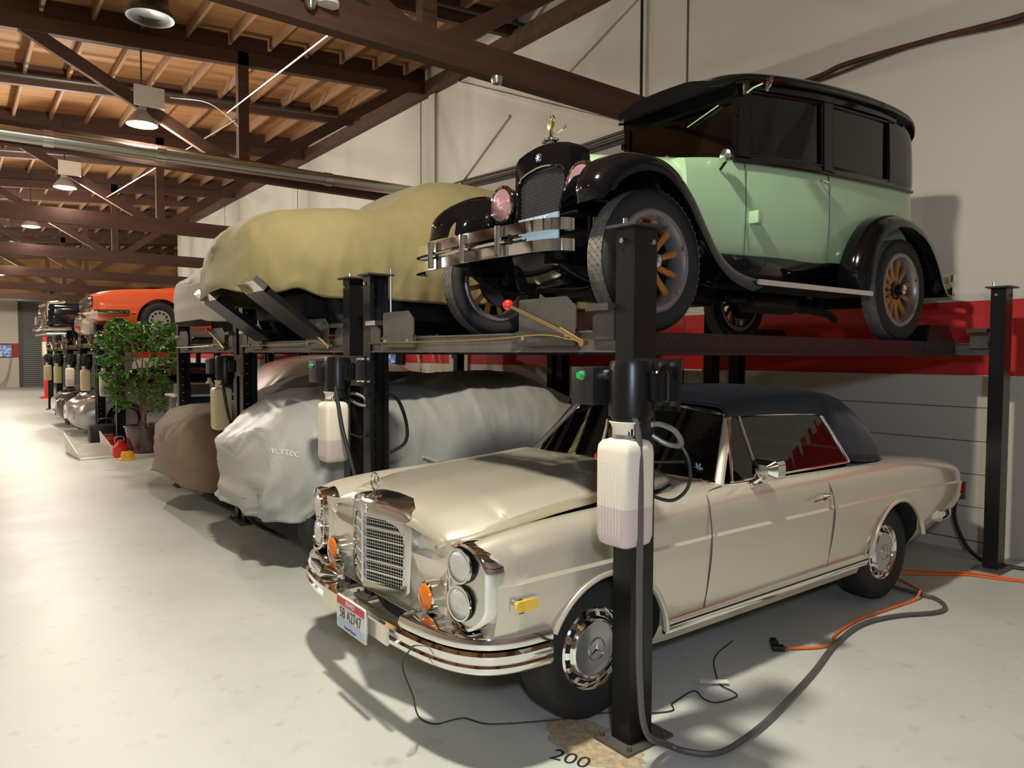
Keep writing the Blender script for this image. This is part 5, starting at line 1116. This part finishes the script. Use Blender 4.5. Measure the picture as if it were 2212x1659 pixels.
q = MB(); q.prism([(.95, .90), (1.75, .90), (1.72, .985), (1.45, .99), (1.0, .93)], -.25, .25, 'y'); q.build('hood_scoop', Mt['orange'], t)
for s in (-1, 1):
    for y in (.66, .46): q = MB(); q.lathe([(.075, 0), (.07, -.02), (0, -.03)], (-.005, s*y, .63), (1, 0, 0), 20); q.build('headlamp', Mt['chrome'], t)
    q = MB(); q.box(.58, s*.905-.012, .44, .66, s*.905+.012, .475); q.build('side_lamp', Mt['amber'], t)
Sx = [(1.62, [(0, .92), (.72, .92), (.72, .925), (.4, .93), (0, .93)]), (2.2, [(0, .9), (.76, .9), (.62, 1.22), (.4, 1.29), (0, 1.31)]), (3.0, [(0, .9), (.76, .9), (.6, 1.24), (.4, 1.30), (0, 1.31)]), (4.3, [(0, .9), (.7, .9), (.6, .96), (.4, .98), (0, .985)])]
cabin(t, Sx, Mt['glass_dark'], None, None).name = 'glasshouse'
for xa in (1.06, 3.8):
    for s in (-1, 1):
        w = simple_wheel(t, (xa, s*.76, .33), s, .33, .2, .195, 'chrome_soft')
        q = MB()
        for k in range(12): a = R_(30*k); q.cyl((.135*math.cos(a), s*.045, .135*math.sin(a)), (.135*math.cos(a), s*.056, .135*math.sin(a)), .022, n=10)
        q.build('hole_pattern', Mt['black_matt'], w)
# black car with chrome, two lifts on
t = thing('black_car', 'black car with chrome bumper and plate, high at the far left of the lifts', 'car', (1.68, 19.75, 1.886))
S = [(.0, [(0, .42), (.72, .42), (.82, .46), (.86, .58), (.84, .80), (.76, .86), (.4, .885), (0, .89)]), (.10, [(0, .36), (.80, .36), (.88, .42), (.91, .58), (.90, .82), (.82, .90), (.4, .92), (0, .925)]), (.8, [(0, .28), (.82, .28), (.9, .4), (.93, .6), (.92, .84), (.82, .94), (.4, .98), (0, 1.0)]), (1.7, [(0, .24), (.82, .24), (.9, .36), (.93, .6), (.92, .86), (.82, .98), (.4, 1.02), (0, 1.03)]), (3.6, [(0, .24), (.82, .24), (.9, .36), (.93, .6), (.92, .86), (.82, .96), (.4, .98), (0, .98)]), (4.7, [(0, .4), (.7, .4), (.8, .46), (.84, .6), (.8, .8), (.7, .88), (.4, .9), (0, .9)])]
coachwork(t, S, Mt['black_gloss'], [(1.0, .35, .40), (3.7, .35, .40)], .35)
q = MB(); q.tube([(.35, .90, .93), (.03, .80, .90), (-.02, .4, .90), (-.02, -.4, .90), (.03, -.80, .90), (.35, -.90, .93)], .035, 8); q.tube([(.03, .82, .9), (.0, .85, .72), (0, .86, .5)], .03, 8); q.tube([(.03, -.82, .9), (.0, -.85, .72), (0, -.86, .5)], .03, 8); q.build('chrome_moulding', Mt['chrome'], t)
q = MB(); q.tube([(.45, .96, .34), (.08, .93, .34), (-.10, .6, .33), (-.12, 0, .33), (-.10, -.6, .33), (.08, -.93, .34), (.45, -.96, .34)], .06, 10, flat=.8); bo = q.build('front_bumper', Mt['chrome'], t)
q = MB(); q.tube([(.35, .93, .23), (.0, .9, .22), (-.09, .6, .22), (-.1, 0, .22), (-.09, -.6, .22), (.0, -.9, .22), (.35, -.93, .23)], .03, 8); q.build('lower_bar', Mt['chrome_soft'], bo)
q = MB(); q.box(-.10, .45, .46, -.085, .80, .64); q.build('number_plate', mat('worn plate', (0.6, 0.5, 0.48), 0.5), t, ang=None)
for s in (-1, 1): q = MB(); q.lathe([(.09, 0), (.085, -.03), (.04, -.045), (0, -.048)], (-.0, s*.66, .66), (1, 0, 0), 20); q.build('headlamp', Mt['chrome_soft'], t)
for xa in (1.0, 3.7):
    for s in (-1, 1): simple_wheel(t, (xa, s*.74, .35), s, .35, .2, .2, 'chrome_soft')
Sx = [(1.6, [(0, 1.0), (.74, 1.0), (.72, 1.01), (.4, 1.03), (0, 1.035)]), (2.2, [(0, .98), (.78, .98), (.64, 1.34), (.4, 1.42), (0, 1.44)]), (3.2, [(0, .98), (.78, .98), (.62, 1.36), (.4, 1.42), (0, 1.43)]), (4.1, [(0, .95), (.7, .95), (.6, 1.0), (.4, 1.03), (0, 1.035)])]
cabin(t, Sx, Mt['glass_dark'], None, None).name = 'glasshouse'
# small cream covered scooter-like car between them
t = thing('cream_car', 'small cream car with round lamps on the lift between orange and black cars', 'car', (2.10, 17.45, 1.906))
S = [(.0, [(0, .26), (.5, .26), (.6, .3), (.64, .36), (.6, .42), (.5, .45), (.3, .47), (0, .48)]), (.12, [(0, .16), (.64, .16), (.72, .24), (.76, .36), (.72, .48), (.6, .53), (.3, .56), (0, .57)]), (.6, [(0, .14), (.68, .14), (.76, .24), (.8, .4), (.77, .60), (.64, .66), (.3, .68), (0, .69)]), (1.4, [(0, .14), (.68, .14), (.76, .24), (.8, .4), (.77, .66), (.64, .76), (.3, .78), (0, .79)]), (3.0, [(0, .14), (.68, .14), (.76, .24), (.8, .4), (.77, .68), (.64, .76), (.3, .78), (0, .78)]), (3.8, [(0, .3), (.5, .3), (.6, .34), (.64, .4), (.6, .5), (.5, .6), (.3, .62), (0, .62)])]
coachwork(t, S, mat('cream paint', (0.58, 0.53, 0.47), 0.25, coat=.8), [(.75, .28, .33), (3.0, .28, .33)], .28)
for s in (-1, 1):
    q = MB(); q.lathe([(.085, .02), (.085, -.02), (.04, -.04), (0, -.045)], (.03, s*.50, .46), (1, 0, 0), 20); q.build('headlamp', Mt['chrome'], t)
    for xa in (.75, 3.0): simple_wheel(t, (xa, s*.64, .28), s, .28, .16, .17, 'chrome_soft')
q = MB(); q.box(-.02, -.32, .24, 0, .32, .34); q.build('grille', Mt['red'], t, ang=None)
# silver sports car on the floor
t = thing('silver_sports_car', 'rounded silver sports car on the floor left of the potted tree', 'car', (1.86, 17.4, 0))
S = [(.0, [(0, .30), (.40, .30), (.52, .34), (.56, .45), (.50, .56), (.38, .60), (.2, .61), (0, .61)]), (.08, [(0, .22), (.66, .22), (.74, .30), (.78, .46), (.72, .60), (.58, .66), (.3, .68), (0, .68)]), (.22, [(0, .16), (.78, .16), (.86, .28), (.88, .48), (.83, .66), (.68, .74), (.3, .74), (0, .74)]), (.55, [(0, .13), (.82, .13), (.90, .28), (.92, .5), (.88, .80), (.70, .88), (.34, .83), (0, .83)]), (.95, [(0, .13), (.82, .13), (.90, .28), (.93, .5), (.90, .90), (.70, .98), (.34, .92), (0, .92)]), (1.6, [(0, .13), (.82, .13), (.90, .28), (.93, .5), (.90, .94), (.74, 1.02), (.34, 1.02), (0, 1.02)]), (3.6, [(0, .16), (.82, .16), (.90, .3), (.94, .5), (.92, .96), (.76, 1.02), (.34, 1.02), (0, 1.02)]), (4.5, [(0, .3), (.7, .3), (.8, .4), (.84, .6), (.8, .84), (.66, .92), (.34, .94), (0, .94)])]
coachwork(t, S, Mt['porsche'], [(.95, .33, .37), (3.5, .33, .37)], .33)
Sx = [(1.3, [(0, 1.0), (.74, 1.0), (.72, 1.01), (.4, 1.03), (0, 1.035)]), (2.1, [(0, 1.0), (.78, 1.0), (.62, 1.40), (.4, 1.46), (0, 1.48)]), (3.1, [(0, 1.0), (.78, 1.0), (.6, 1.40), (.4, 1.46), (0, 1.47)]), (4.2, [(0, .95), (.7, .95), (.6, 1.0), (.4, 1.05), (0, 1.055)])]
cabin(t, Sx, Mt['glass_dark'], None, None).name = 'glasshouse'
for s in (-1, 1):
    q = MB(); q.sphere((.42, s*.74, .75), .12, 10, (1.3, .7, .75)); q.build('headlamp', Mt['glass_clear'], t) if False else q.build('headlamp', Mt['chrome_soft'], t)
    q = MB(); q.loft([[(x, s*.52+yy, .44+zz) for yy, zz in rrect(.36 if x < .1 else .30, .19, .05, 3)] for x in (.045, .2)]); q.build('air_intake', Mt['black_matt'], t)
    q = MB(); q.box(.36, s*.905-.02, .57, .52, s*.905+.02, .60); q.build('side_lamp', Mt['amber'], t)
    for xa in (.95, 3.5): simple_wheel(t, (xa, s*.78, .33), s, .33, .22, .23, 'silver')
q = MB(); q.box(-.01, -.24, .22, .02, .24, .32); q.build('lower_intake', Mt['black_matt'], t, ang=None)
# dark open-nosed car behind it
t = thing('dark_grey_car', 'dark grey car on the floor beyond the silver sports car', 'car', (1.86, 19.8, 0))
S = [(.0, [(0, .28), (.5, .28), (.62, .34), (.66, .46), (.6, .58), (.46, .62), (.2, .64), (0, .64)]), (.14, [(0, .18), (.74, .18), (.83, .28), (.86, .48), (.8, .66), (.64, .74), (.3, .76), (0, .76)]), (.6, [(0, .14), (.82, .14), (.9, .28), (.92, .5), (.88, .78), (.72, .86), (.34, .86), (0, .86)]), (1.5, [(0, .14), (.82, .14), (.9, .28), (.92, .5), (.88, .86), (.72, .95), (.34, .96), (0, .96)]), (3.6, [(0, .14), (.82, .14), (.9, .28), (.92, .5), (.88, .88), (.72, .96), (.34, .96), (0, .96)]), (4.5, [(0, .3), (.7, .3), (.8, .4), (.84, .6), (.8, .8), (.66, .88), (.34, .9), (0, .9)])]
coachwork(t, S, Mt['grey_paint'], [(.95, .33, .37), (3.5, .33, .37)], .33)
Sx = [(1.2, [(0, .93), (.70, .93), (.70, .94), (.4, .96), (0, .965)]), (1.9, [(0, .9), (.74, .9), (.6, 1.26), (.4, 1.31), (0, 1.33)]), (2.9, [(0, .9), (.74, .9), (.6, 1.26), (.4, 1.31), (0, 1.32)]), (3.9, [(0, .9), (.7, .9), (.6, .95), (.4, .98), (0, .985)])]
cabin(t, Sx, Mt['glass_dark'], None, None).name = 'glasshouse'
for s in (-1, 1):
    q = MB(); q.lathe([(.085, .04), (.085, -.01), (.04, -.03), (0, -.035)], (.16, s*.62, .62), (1, 0, 0), 20); q.build('headlamp', Mt['chrome'], t)
    for xa in (.95, 3.5): simple_wheel(t, (xa, s*.76, .33), s, .33, .2, .21, 'chrome_soft')
q = MB(); q.box(-.03, -.45, .28, .01, .45, .36); q.build('front_bumper', Mt['chrome'], t)
# silver hatchback behind the tool chest
t = thing('silver_hatchback', 'silver grey hatchback parked behind the brown covered car and tool chest', 'car', (2.72, 11.85, 0))
S = [(.0, [(0, .36), (.6, .36), (.7, .4), (.74, .55), (.7, .7), (.6, .74), (.3, .76), (0, .76)]), (.15, [(0, .25), (.78, .25), (.86, .34), (.89, .55), (.85, .78), (.7, .86), (.3, .88), (0, .88)]), (.8, [(0, .2), (.82, .2), (.9, .34), (.93, .6), (.90, .92), (.76, 1.03), (.3, 1.06), (0, 1.06)]), (1.3, [(0, .2), (.82, .2), (.9, .34), (.93, .6), (.91, 1.0), (.80, 1.10), (.3, 1.14), (0, 1.14)]), (2.6, [(0, .2), (.82, .2), (.9, .34), (.93, .6), (.92, 1.04), (.82, 1.12), (.3, 1.14), (0, 1.14)]), (3.9, [(0, .3), (.8, .3), (.87, .4), (.9, .6), (.88, 1.05), (.78, 1.14), (.3, 1.16), (0, 1.16)]), (4.1, [(0, .4), (.7, .4), (.78, .46), (.82, .6), (.8, 1.0), (.7, 1.1), (.3, 1.12), (0, 1.12)])]
coachwork(t, S, Mt['silver'], [(.85, .34, .39), (3.3, .34, .39)], .34)
Sx = [(.95, [(0, 1.05), (.74, 1.05), (.73, 1.06), (.4, 1.09), (0, 1.10)]), (1.6, [(0, 1.05), (.82, 1.05), (.70, 1.46), (.45, 1.55), (0, 1.57)]), (2.2, [(0, 1.05), (.83, 1.05), (.68, 1.56), (.45, 1.65), (0, 1.67)]), (3.0, [(0, 1.05), (.83, 1.05), (.68, 1.52), (.45, 1.62), (0, 1.64)]), (3.7, [(0, 1.05), (.8, 1.05), (.66, 1.36), (.45, 1.45), (0, 1.47)]), (4.05, [(0, 1.05), (.76, 1.05), (.66, 1.12), (.45, 1.16), (0, 1.17)])]
cabin(t, Sx, Mt['silver'], None, None)
for s in (-1, 1):
    prof = [(1.15, 1.13), (1.65, 1.42), (2.2, 1.50), (2.9, 1.47), (3.35, 1.34), (3.45, 1.24), (3.2, 1.17), (2.2, 1.14)]
    c = catmull([Vector((x, 0, z)) for x, z in prof], 4, True); q = MB(); pts = []
    for p in c:
        k = min(1, max(0, (p.z-1.05)/.45)); pts.append((p.x, s*(.842-.148*k), p.z))
    q.f.append(tuple(range(len(pts)))); q.v = pts; q.m = [0]; q.build('side_window', Mt['black_gloss'], t, ang=None)
    q = MB(); q.tube([Vector(p) for p in pts], .010, 6, closed=True); q.build('window_trim', Mt['chrome_soft'], t)
    for xa in (.85, 3.3): simple_wheel(t, (xa, s*.76, .34), s, .34, .2, .22, 'silver')
# navy tool chest with things on it
t = thing('tool_chest', 'navy blue tool chest in front of the silver hatchback, half hidden by lift posts', 'tool chest', (2.98, 10.62, 0))
ny = mat('navy enamel', (0.012, 0.018, 0.05), 0.25, coat=.5)
q = MB(); q.box(-.62, -.27, .12, .50, .27, 1.10, .012); q.build('cabinet', ny, t)
q = MB(); q.box(-.64, -.29, 1.10, .52, .29, 1.125); q.build('chest_top', Mt['white_plastic'], t, ang=None)
for k, (a, b) in enumerate(((.15, .42), (.43, .66), (.67, .86), (.87, 1.08))):
    q = MB(); q.box(-.60, -.285, a, .48, -.27, b, .004); dr = q.build('drawer', ny, t); q = MB(); q.tube([(-.2, -.285, b-.05), (-.2, -.305, b-.05), (.1, -.305, b-.05), (.1, -.285, b-.05)], .006, 6); q.build('drawer_handle', Mt['chrome'], dr)
for x in (-.52, .4):
    for y in (-.2, .2): q = MB(); q.cyl((x-.02, y, .06), (x+.02, y, .06), .06, n=16); q.build('castor', Mt['rubber'], t)
def bottle(nm, label, x, m, h, r, cap='red', z=1.125):
    q = MB(); q.lathe([(0, 0), (r, 0), (r, h*.62), (r*.45, h*.82), (r*.4, h*.9)], (0, 0, 0), (0, 0, 1), 16); o = q.build(nm, m); o.location = x+(z,); tag(o, label, 'bottle'); q = MB(); q.cyl((0, 0, h*.9), (0, 0, h), r*.45, n=12); q.build('bottle_cap', Mt[cap], o)
bottle('bottle', 'white plastic bottle standing on the navy tool chest', (2.84, 10.55), Mt['white'], .22, .055, 'white_plastic')
bottle('bottle', 'small red capped bottle at the right on the navy tool chest', (3.2, 10.5), Mt['white_plastic'], .12, .03)
o = MB().box(-.09, -.05, 0, .09, .05, .10).build('parts_box', mat('pinkish carton', (0.55, 0.35, 0.36), 0.6), ang=None); o.location = (2.98, 10.5, 1.125); tag(o, 'small pink carton beside the bottles on the navy tool chest', 'box')
o = MB().box(-.12, -.08, 0, .12, .08, .11, .01).build('tool_case', Mt['black_plastic']); o.location = (3.2, 10.68, 1.125); tag(o, 'black case behind the pink carton on the navy tool chest', 'case')
o = MB().box(-.20, -.15, 0, .20, .15, .14, .006).build('tool_tray', Mt['steel_grey']); o.location = (2.62, 10.6, 1.125); tag(o, 'grey tray with slots at the left on the navy tool chest', 'tray')
# potted tree
rnd = random.Random(11)
t = thing('potted_tree', 'leafy green potted tree in a dark glazed pot on the floor by the lifts', 'potted plant', (2.47, 13.05, 0))
pot = mat('dark glazed pot', (0.045, 0.042, 0.055), 0.12, coat=1.0, noise=(2.5, (0.14, 0.02, 0.03), 0.7))
q = MB(); q.lathe([(0, .06), (.17, .06), (.20, .10), (.245, .30), (.275, .47), (.295, .48), (.295, .51), (.27, .51), (.255, .45), (0, .44)], (0, 0, 0), (0, 0, 1), 32); q.build('pot', pot, t)
q = MB(); q.lathe([(0, 0), (.22, 0), (.25, .05), (.235, .055), (0, .05)], (0, 0, 0), (0, 0, 1), 28); q.build('saucer', Mt['white_plastic'], t)
q = MB(); q.lathe([(0, .455), (.25, .45), (0, .47)], (0, 0, 0), (0, 0, 1), 20); q.build('soil', mat('potting soil', (0.05, 0.03, 0.02), 0.9), t)
bark = mat('pale brown bark', (0.22, 0.13, 0.07), 0.8); q = MB()
for k in range(3):
    a = R_(120*k+20); q.tube(catmull([(.05*math.cos(a), .05*math.sin(a), .45), (-.03*math.cos(a), .05*math.sin(a), .8), (.04*math.sin(a), -.04*math.cos(a), 1.1), (.12*math.cos(a), .12*math.sin(a), 1.6), (.2*math.cos(a), .2*math.sin(a), 2.0)], 5), [.022-.0007*i for i in range(21)], 8)
q.build('trunk', bark, t)
lf = mat('fresh green leaf', (0.13, 0.34, 0.045), 0.35, noise=(6, (0.05, 0.17, 0.025), .9)); lf.node_tree.nodes['Principled BSDF'].inputs['Subsurface Weight'].default_value = 0
q = MB(); tw = MB()
def leaf(p, d, up, L):
    d = d.normalized(); s = d.cross(up).normalized(); n = s.cross(d)
    q.add([p, p+d*L*.35+s*L*.22+n*L*.05, p+d*L*.75+s*L*.15, p+d*L-n*L*.10, p+d*L*.75-s*L*.15, p+d*L*.35-s*L*.22+n*L*.05, p+d*L*.45-n*L*.02], [(0, 6, 1), (1, 6, 2), (2, 6, 3), (3, 6, 4), (4, 6, 5), (5, 6, 0)])
for k in range(330):
    z = .75+1.42*(rnd.random()**.75); rr = .16+.42*math.sin(min(1, (z-.55)/1.5)*math.pi*.62)**.9
    if z > 1.95: rr *= .75
    a = rnd.uniform(0, 2*math.pi); r = rr*math.sqrt(rnd.uniform(.15, 1)); base = Vector((r*math.cos(a), r*math.sin(a), z)); out = Vector((math.cos(a), math.sin(a), rnd.uniform(-.15, .5))).normalized()
    tw.tube([base-out*.16, base, base+out*.14], [.004, .003, .0015], 5)
    for j in range(9):
        d = (out+Vector((rnd.uniform(-1, 1), rnd.uniform(-1, 1), rnd.uniform(-.7, .5)))).normalized(); leaf(base+out*(.15*rnd.random()-.02), d, Vector((rnd.uniform(-.3, .3), rnd.uniform(-.3, .3), 1)), rnd.uniform(.075, .125))
q.build('foliage', lf, t, ang=None, recalc=False); tw.build('twigs', bark, t)
# things on the floor near the pot
t = thing('parts_rack', 'white open sheet metal tray rack lying on the floor by the red can', 'rack', (1.86, 13.3, 0), R_(8)); wm = Mt['white']
q = MB(); q.prism([(-.30, 0), (.28, 0), (.42, .30), (.38, .30), (.25, .03), (-.30, .03)], -.01+.0, .0, 'y') if False else None
q = MB(); q.add([(-.32, -.22, 0), (.22, -.26, 0), (.32, .9, .02), (-.24, 1.0, .02)], [(0, 1, 2, 3)]); bo = q.build('rack_floor', wm, t, ang=None); thick(bo, .015, 1)
for x0 in (-.32, .22):
    q = MB(); q.add([(x0, -.24, 0), (x0+.09, .95, .02), (x0+.06, .95, .34), (x0-.02, -.10, .10)], [(0, 1, 2, 3)]); so = q.build('side_plate', wm, t, ang=None); thick(so, .012, 0)
for k in range(3):
    y = .0+.28*k; q = MB(); q.add([(-.30+.025*k, y, .04), (.24+.025*k, y-.02, .04), (.26+.025*k, y+.16, .15), (-.28+.025*k, y+.18, .15)], [(0, 1, 2, 3)]); so = q.build('shelf_plate', wm, t, ang=None); thick(so, .01, 0)
o = MB(); o.box(-.20, -.14, 0, .20, .14, .20, .02); o = o.build('tool_box', Mt['red']); o.location = (2.28, 14.55, 0); tag(o, 'red tool box on the floor behind the white rack', 'tool box')
t = thing('tool_bag', 'black bag with a loop handle standing behind the white rack', 'bag', (2.28, 15.5, 0))
q = MB(); q.box(-.28, -.16, 0, .28, .16, .34, .05); q.build('bag_body', Mt['black_plastic'], t); q = MB(); q.tube(catmull([(-.14, 0, .32), (-.10, 0, .43), (.10, 0, .43), (.14, 0, .32)], 6), .018, 8); q.build('bag_handle', Mt['cord_black'], t); q = MB(); q.box(-.05, -.168, .14, .10, -.158, .17); q.build('bag_patch', Mt['zinc'], t, ang=None)
t = thing('safety_can', 'red safety can with a looped handle beside the dark plant pot', 'can', (2.14, 13.12, 0))
q = MB(); q.lathe([(0, 0), (.115, 0), (.115, .16), (.10, .18), (.045, .25), (.04, .28), (0, .28)], (0, 0, 0), (0, 0, 1), 24); q.build('can_body', Mt['red'], t); q = MB(); q.tube(catmull([(-.07, 0, .22), (-.08, 0, .31), (.03, 0, .33), (.06, 0, .26)], 6), .008, 8); q.build('can_handle', Mt['zinc'], t)
o = MB().lathe([(0, 0), (.13, 0), (.13, .015), (.10, .03), (.085, .12), (.075, .125), (0, .125)], (0, 0, 0), (0, 0, 1), 24).build('yellow_funnel', mat('yellow plastic', (0.80, 0.42, 0.02), 0.4)); o.location = (2.17, 12.74, 0); tag(o, 'yellow plastic funnel cup in front of the red safety can', 'funnel')
# red stand with sign at the end of the row
t = thing('red_post', 'red floor post with base plate and red sign at the end of the lifts', 'post', (2.85, 32.0, 0)); 
q = MB(); q.box(-.28, -.28, 0, .28, .28, .05); q.build('post_base', Mt['red'], t, ang=None); q = MB(); q.box(-.14, -.14, .05, .14, .14, 2.3); q.build('post_body', Mt['red'], t, ang=None); q = MB(); q.box(-.17, -.17, 1.55, .17, .17, 2.1); q.build('post_wrap', Mt['white_plastic'], t, ang=None); q = MB(); q.box(-.2, -.18, 2.55, .25, -.15, 3.05); q.cyl((0, 0, 2.3), (0, -.16, 2.6), .03, n=8); q.build('sign_board', mat('sign red', (0.5, 0.05, 0.03), .5), t, ang=None); q = MB(); q.box(-.15, -.145, 1.2, .15, -.141, 1.5); q.build('black_band', Mt['black_plastic'], t, ang=None)
o = MB().add([(-.30, 0, .30), (.34, .02, .30), (.22, -.03, -.25), (-.02, -.05, -.28)], [(0, 1, 2, 3)]).build('yellow_flag', mat('yellow cloth', (0.9, 0.75, 0.03), .6), ang=None); thick(o, .01); o.location = (2.30+.5, 24.3, 2.02); tag(o, 'bright yellow cloth hanging at the far end of the lifts', 'cloth')
o = MB().tube(catmull([(1.75, 42.6, 0), (2.1, 42.7, .5), (2.3, 42.9, 1.4)], 5), .03, 6).build('mop', mat('mop wood', (.45, .3, .15), .6)); tag(o, 'thin leaning stick against the far wall below the monitor', 'mop')
# ---------------------------------------------------------------- cords, tag and floor marks
def cord(name, pts, r, m, label, n=8):
    o = MB().tube(catmull([Vector(p) for p in pts], n), r, 8).build(name, Mt[m]); return tag(o, label, 'cable')
cord('power_cable', [(2.055, 1.885, 1.46), (2.06, 1.86, 1.35), (2.055, 1.845, 1.1), (2.06, 1.85, .75), (2.09, 1.87, .42), (2.20, 1.93, .15), (2.36, 1.95, .035), (2.41, 1.88, .018), (2.50, 1.80, .018), (2.70, 1.80, .018), (3.02, 1.85, .018), (3.55, 1.97, .018), (4.0, 2.09, .018), (4.42, 2.15, .018), (4.75, 2.09, .018), (5.03, 1.96, .018), (5.2, 1.97, .018), (5.32, 2.08, .018), (5.33, 2.2, .018), (5.45, 2.6, .018), (6.2, 2.9, .018)], .0130, 'cord_grey', 'thick grey cable from the nearest pump curving over the floor to the rear wheel')
cord('power_cable', [(2.055, 4.60, 1.46), (2.06, 4.57, 1.35), (2.08, 4.53, 1.15), (2.12, 4.46, .9), (2.2, 4.40, .5), (2.3, 4.36, .1), (2.5, 4.36, .02), (3.0, 4.4, .02)], .0145, 'cord_black', 'black cable hanging diagonally past the second fluid tank')
cord('power_cable', [(2.055, 7.21, 1.46), (2.06, 7.17, 1.35), (2.08, 7.13, 1.15), (2.12, 7.06, .9), (2.2, 7.0, .5), (2.3, 6.97, .1), (2.5, 6.97, .02), (3.0, 7.0, .02)], .0145, 'cord_black', 'black cable hanging diagonally past the yellowed third fluid tank')
cord('loop_cable', [(2.36, 4.44, 1.42), (2.40, 4.34, 1.36), (2.42, 4.27, 1.2), (2.42, 4.30, 1.08), (2.36, 4.42, 1.0)], .012, 'cord_black', 'black looped hose bulging right of the second lift post')
cord('extension_cord', [(3.74, 2.235, .014), (3.8, 2.19, .012), (3.91, 2.13, .010), (4.02, 2.115, .010), (4.12, 2.16, .012), (4.26, 2.19, .010), (4.56, 2.21, .010), (4.93, 2.18, .010), (5.18, 2.16, .010), (5.30, 2.17, .045), (5.45, 2.25, .012), (5.6, 2.45, .010), (5.9, 2.9, .010)], .008, 'cord_orange', 'orange extension cord along the thick grey cable beside the silver convertible')
cord('extension_cord', [(5.62, 2.9, .010), (5.75, 2.5, .010), (5.92, 2.34, .010), (6.12, 2.17, .010), (6.22, 1.95, .010), (6.30, 1.75, .010), (6.4, 1.2, .010)], .008, 'cord_orange', 'orange cord crossing the floor below the right lift post, front strand')
cord('extension_cord', [(5.70, 2.95, .010), (5.95, 2.45, .010), (6.15, 2.22, .010), (6.22, 2.12, .014), (6.34, 1.80, .010), (6.55, 1.65, .010), (6.7, 1.3, .010)], .008, 'cord_orange', 'orange cord passing right round the right post base plate, rear strand')
q = MB(); q.box(-.035, -.02, 0, .035, .02, .028, .005); o = q.build('plug', Mt['black_plastic']); o.location = (3.69, 2.26, .004); o.rotation_euler = (0, 0, R_(-40)); tag(o, 'black plug joining the orange cord end on the floor', 'plug')
q = MB(); q.box(-.022, .022, 0, .012, .09, .04, .005); q.build('plug_body', Mt['black_plastic'], o)
cord('thin_wire', [(1.63, 2.69, .60), (1.60, 2.66, .50), (1.50, 2.62, .44), (1.44, 2.58, .40), (1.50, 2.6, .25), (1.60, 2.72, .08), (1.70, 2.74, .006), (1.83, 2.71, .005), (1.9, 2.59, .005), (2.16, 2.44, .005), (2.36, 2.335, .018), (2.43, 2.275, .018), (2.58, 2.2, .005), (2.66, 2.17, .005), (2.70, 2.21, .005), (2.74, 2.22, .005), (2.90, 2.235, .005), (2.87, 2.15, .005), (2.89, 2.09, .005), (3.02, 2.07, .005), (3.05, 2.12, .005), (3.05, 2.18, .010), (3.12, 2.26, .005), (3.32, 2.42, .005), (3.6, 2.5, .005)], .0035, 'cord_black', 'thin black wire from the amber lamp trailing over the floor past the near post')
o = MB().add([(-.075, -.022, 0), (.075, -.022, 0), (.078, .022, 0), (-.072, .020, 0)], [(0, 1, 2, 3)]).build('paper_tag', Mt['white'], ang=None); thick(o, .001, 1); o.location = (3.045, 2.225, .0155); o.rotation_euler = (0, R_(0), R_(-38)); tag(o, 'small white paper tag tied to the thin wire on the floor', 'tag')
m_ink = mat('black floor paint', (0.02, 0.02, 0.018), 0.6)
o = text_mesh('200', .115, 'floor_number', m_ink, None, frame((2.0, 2.165, .0012), (.42, -.9, 0), (.9, .42, 0)), ext=.0004); tag(o, 'black stencilled number 200 on the floor at the bottom edge', 'floor marking')
# worn bare patch and grey/red paint by the near post
o = MB(); pts = []
rr = random.Random(3)
for k in range(40):
    a = 2*math.pi*k/40; r = 1+rr.uniform(-.12, .12); pts.append((2.16+.13*r*math.cos(a)*1.1, 2.20+.26*r*math.sin(a), .0008))
o.add(pts+[(p[0], p[1], .0002) for p in pts], [tuple(range(40)), tuple(reversed(range(40, 80)))]+[(k, 40+k, 40+(k+1) % 40, (k+1) % 40) for k in range(40)])
o = o.build('worn_patch', mat('bare concrete', (0.50, 0.42, 0.27), 0.85, noise=(30, (0.30, 0.22, 0.13), .9)), ang=None); tag(o, 'worn patch of bare concrete around the near post base plate', 'floor patch')
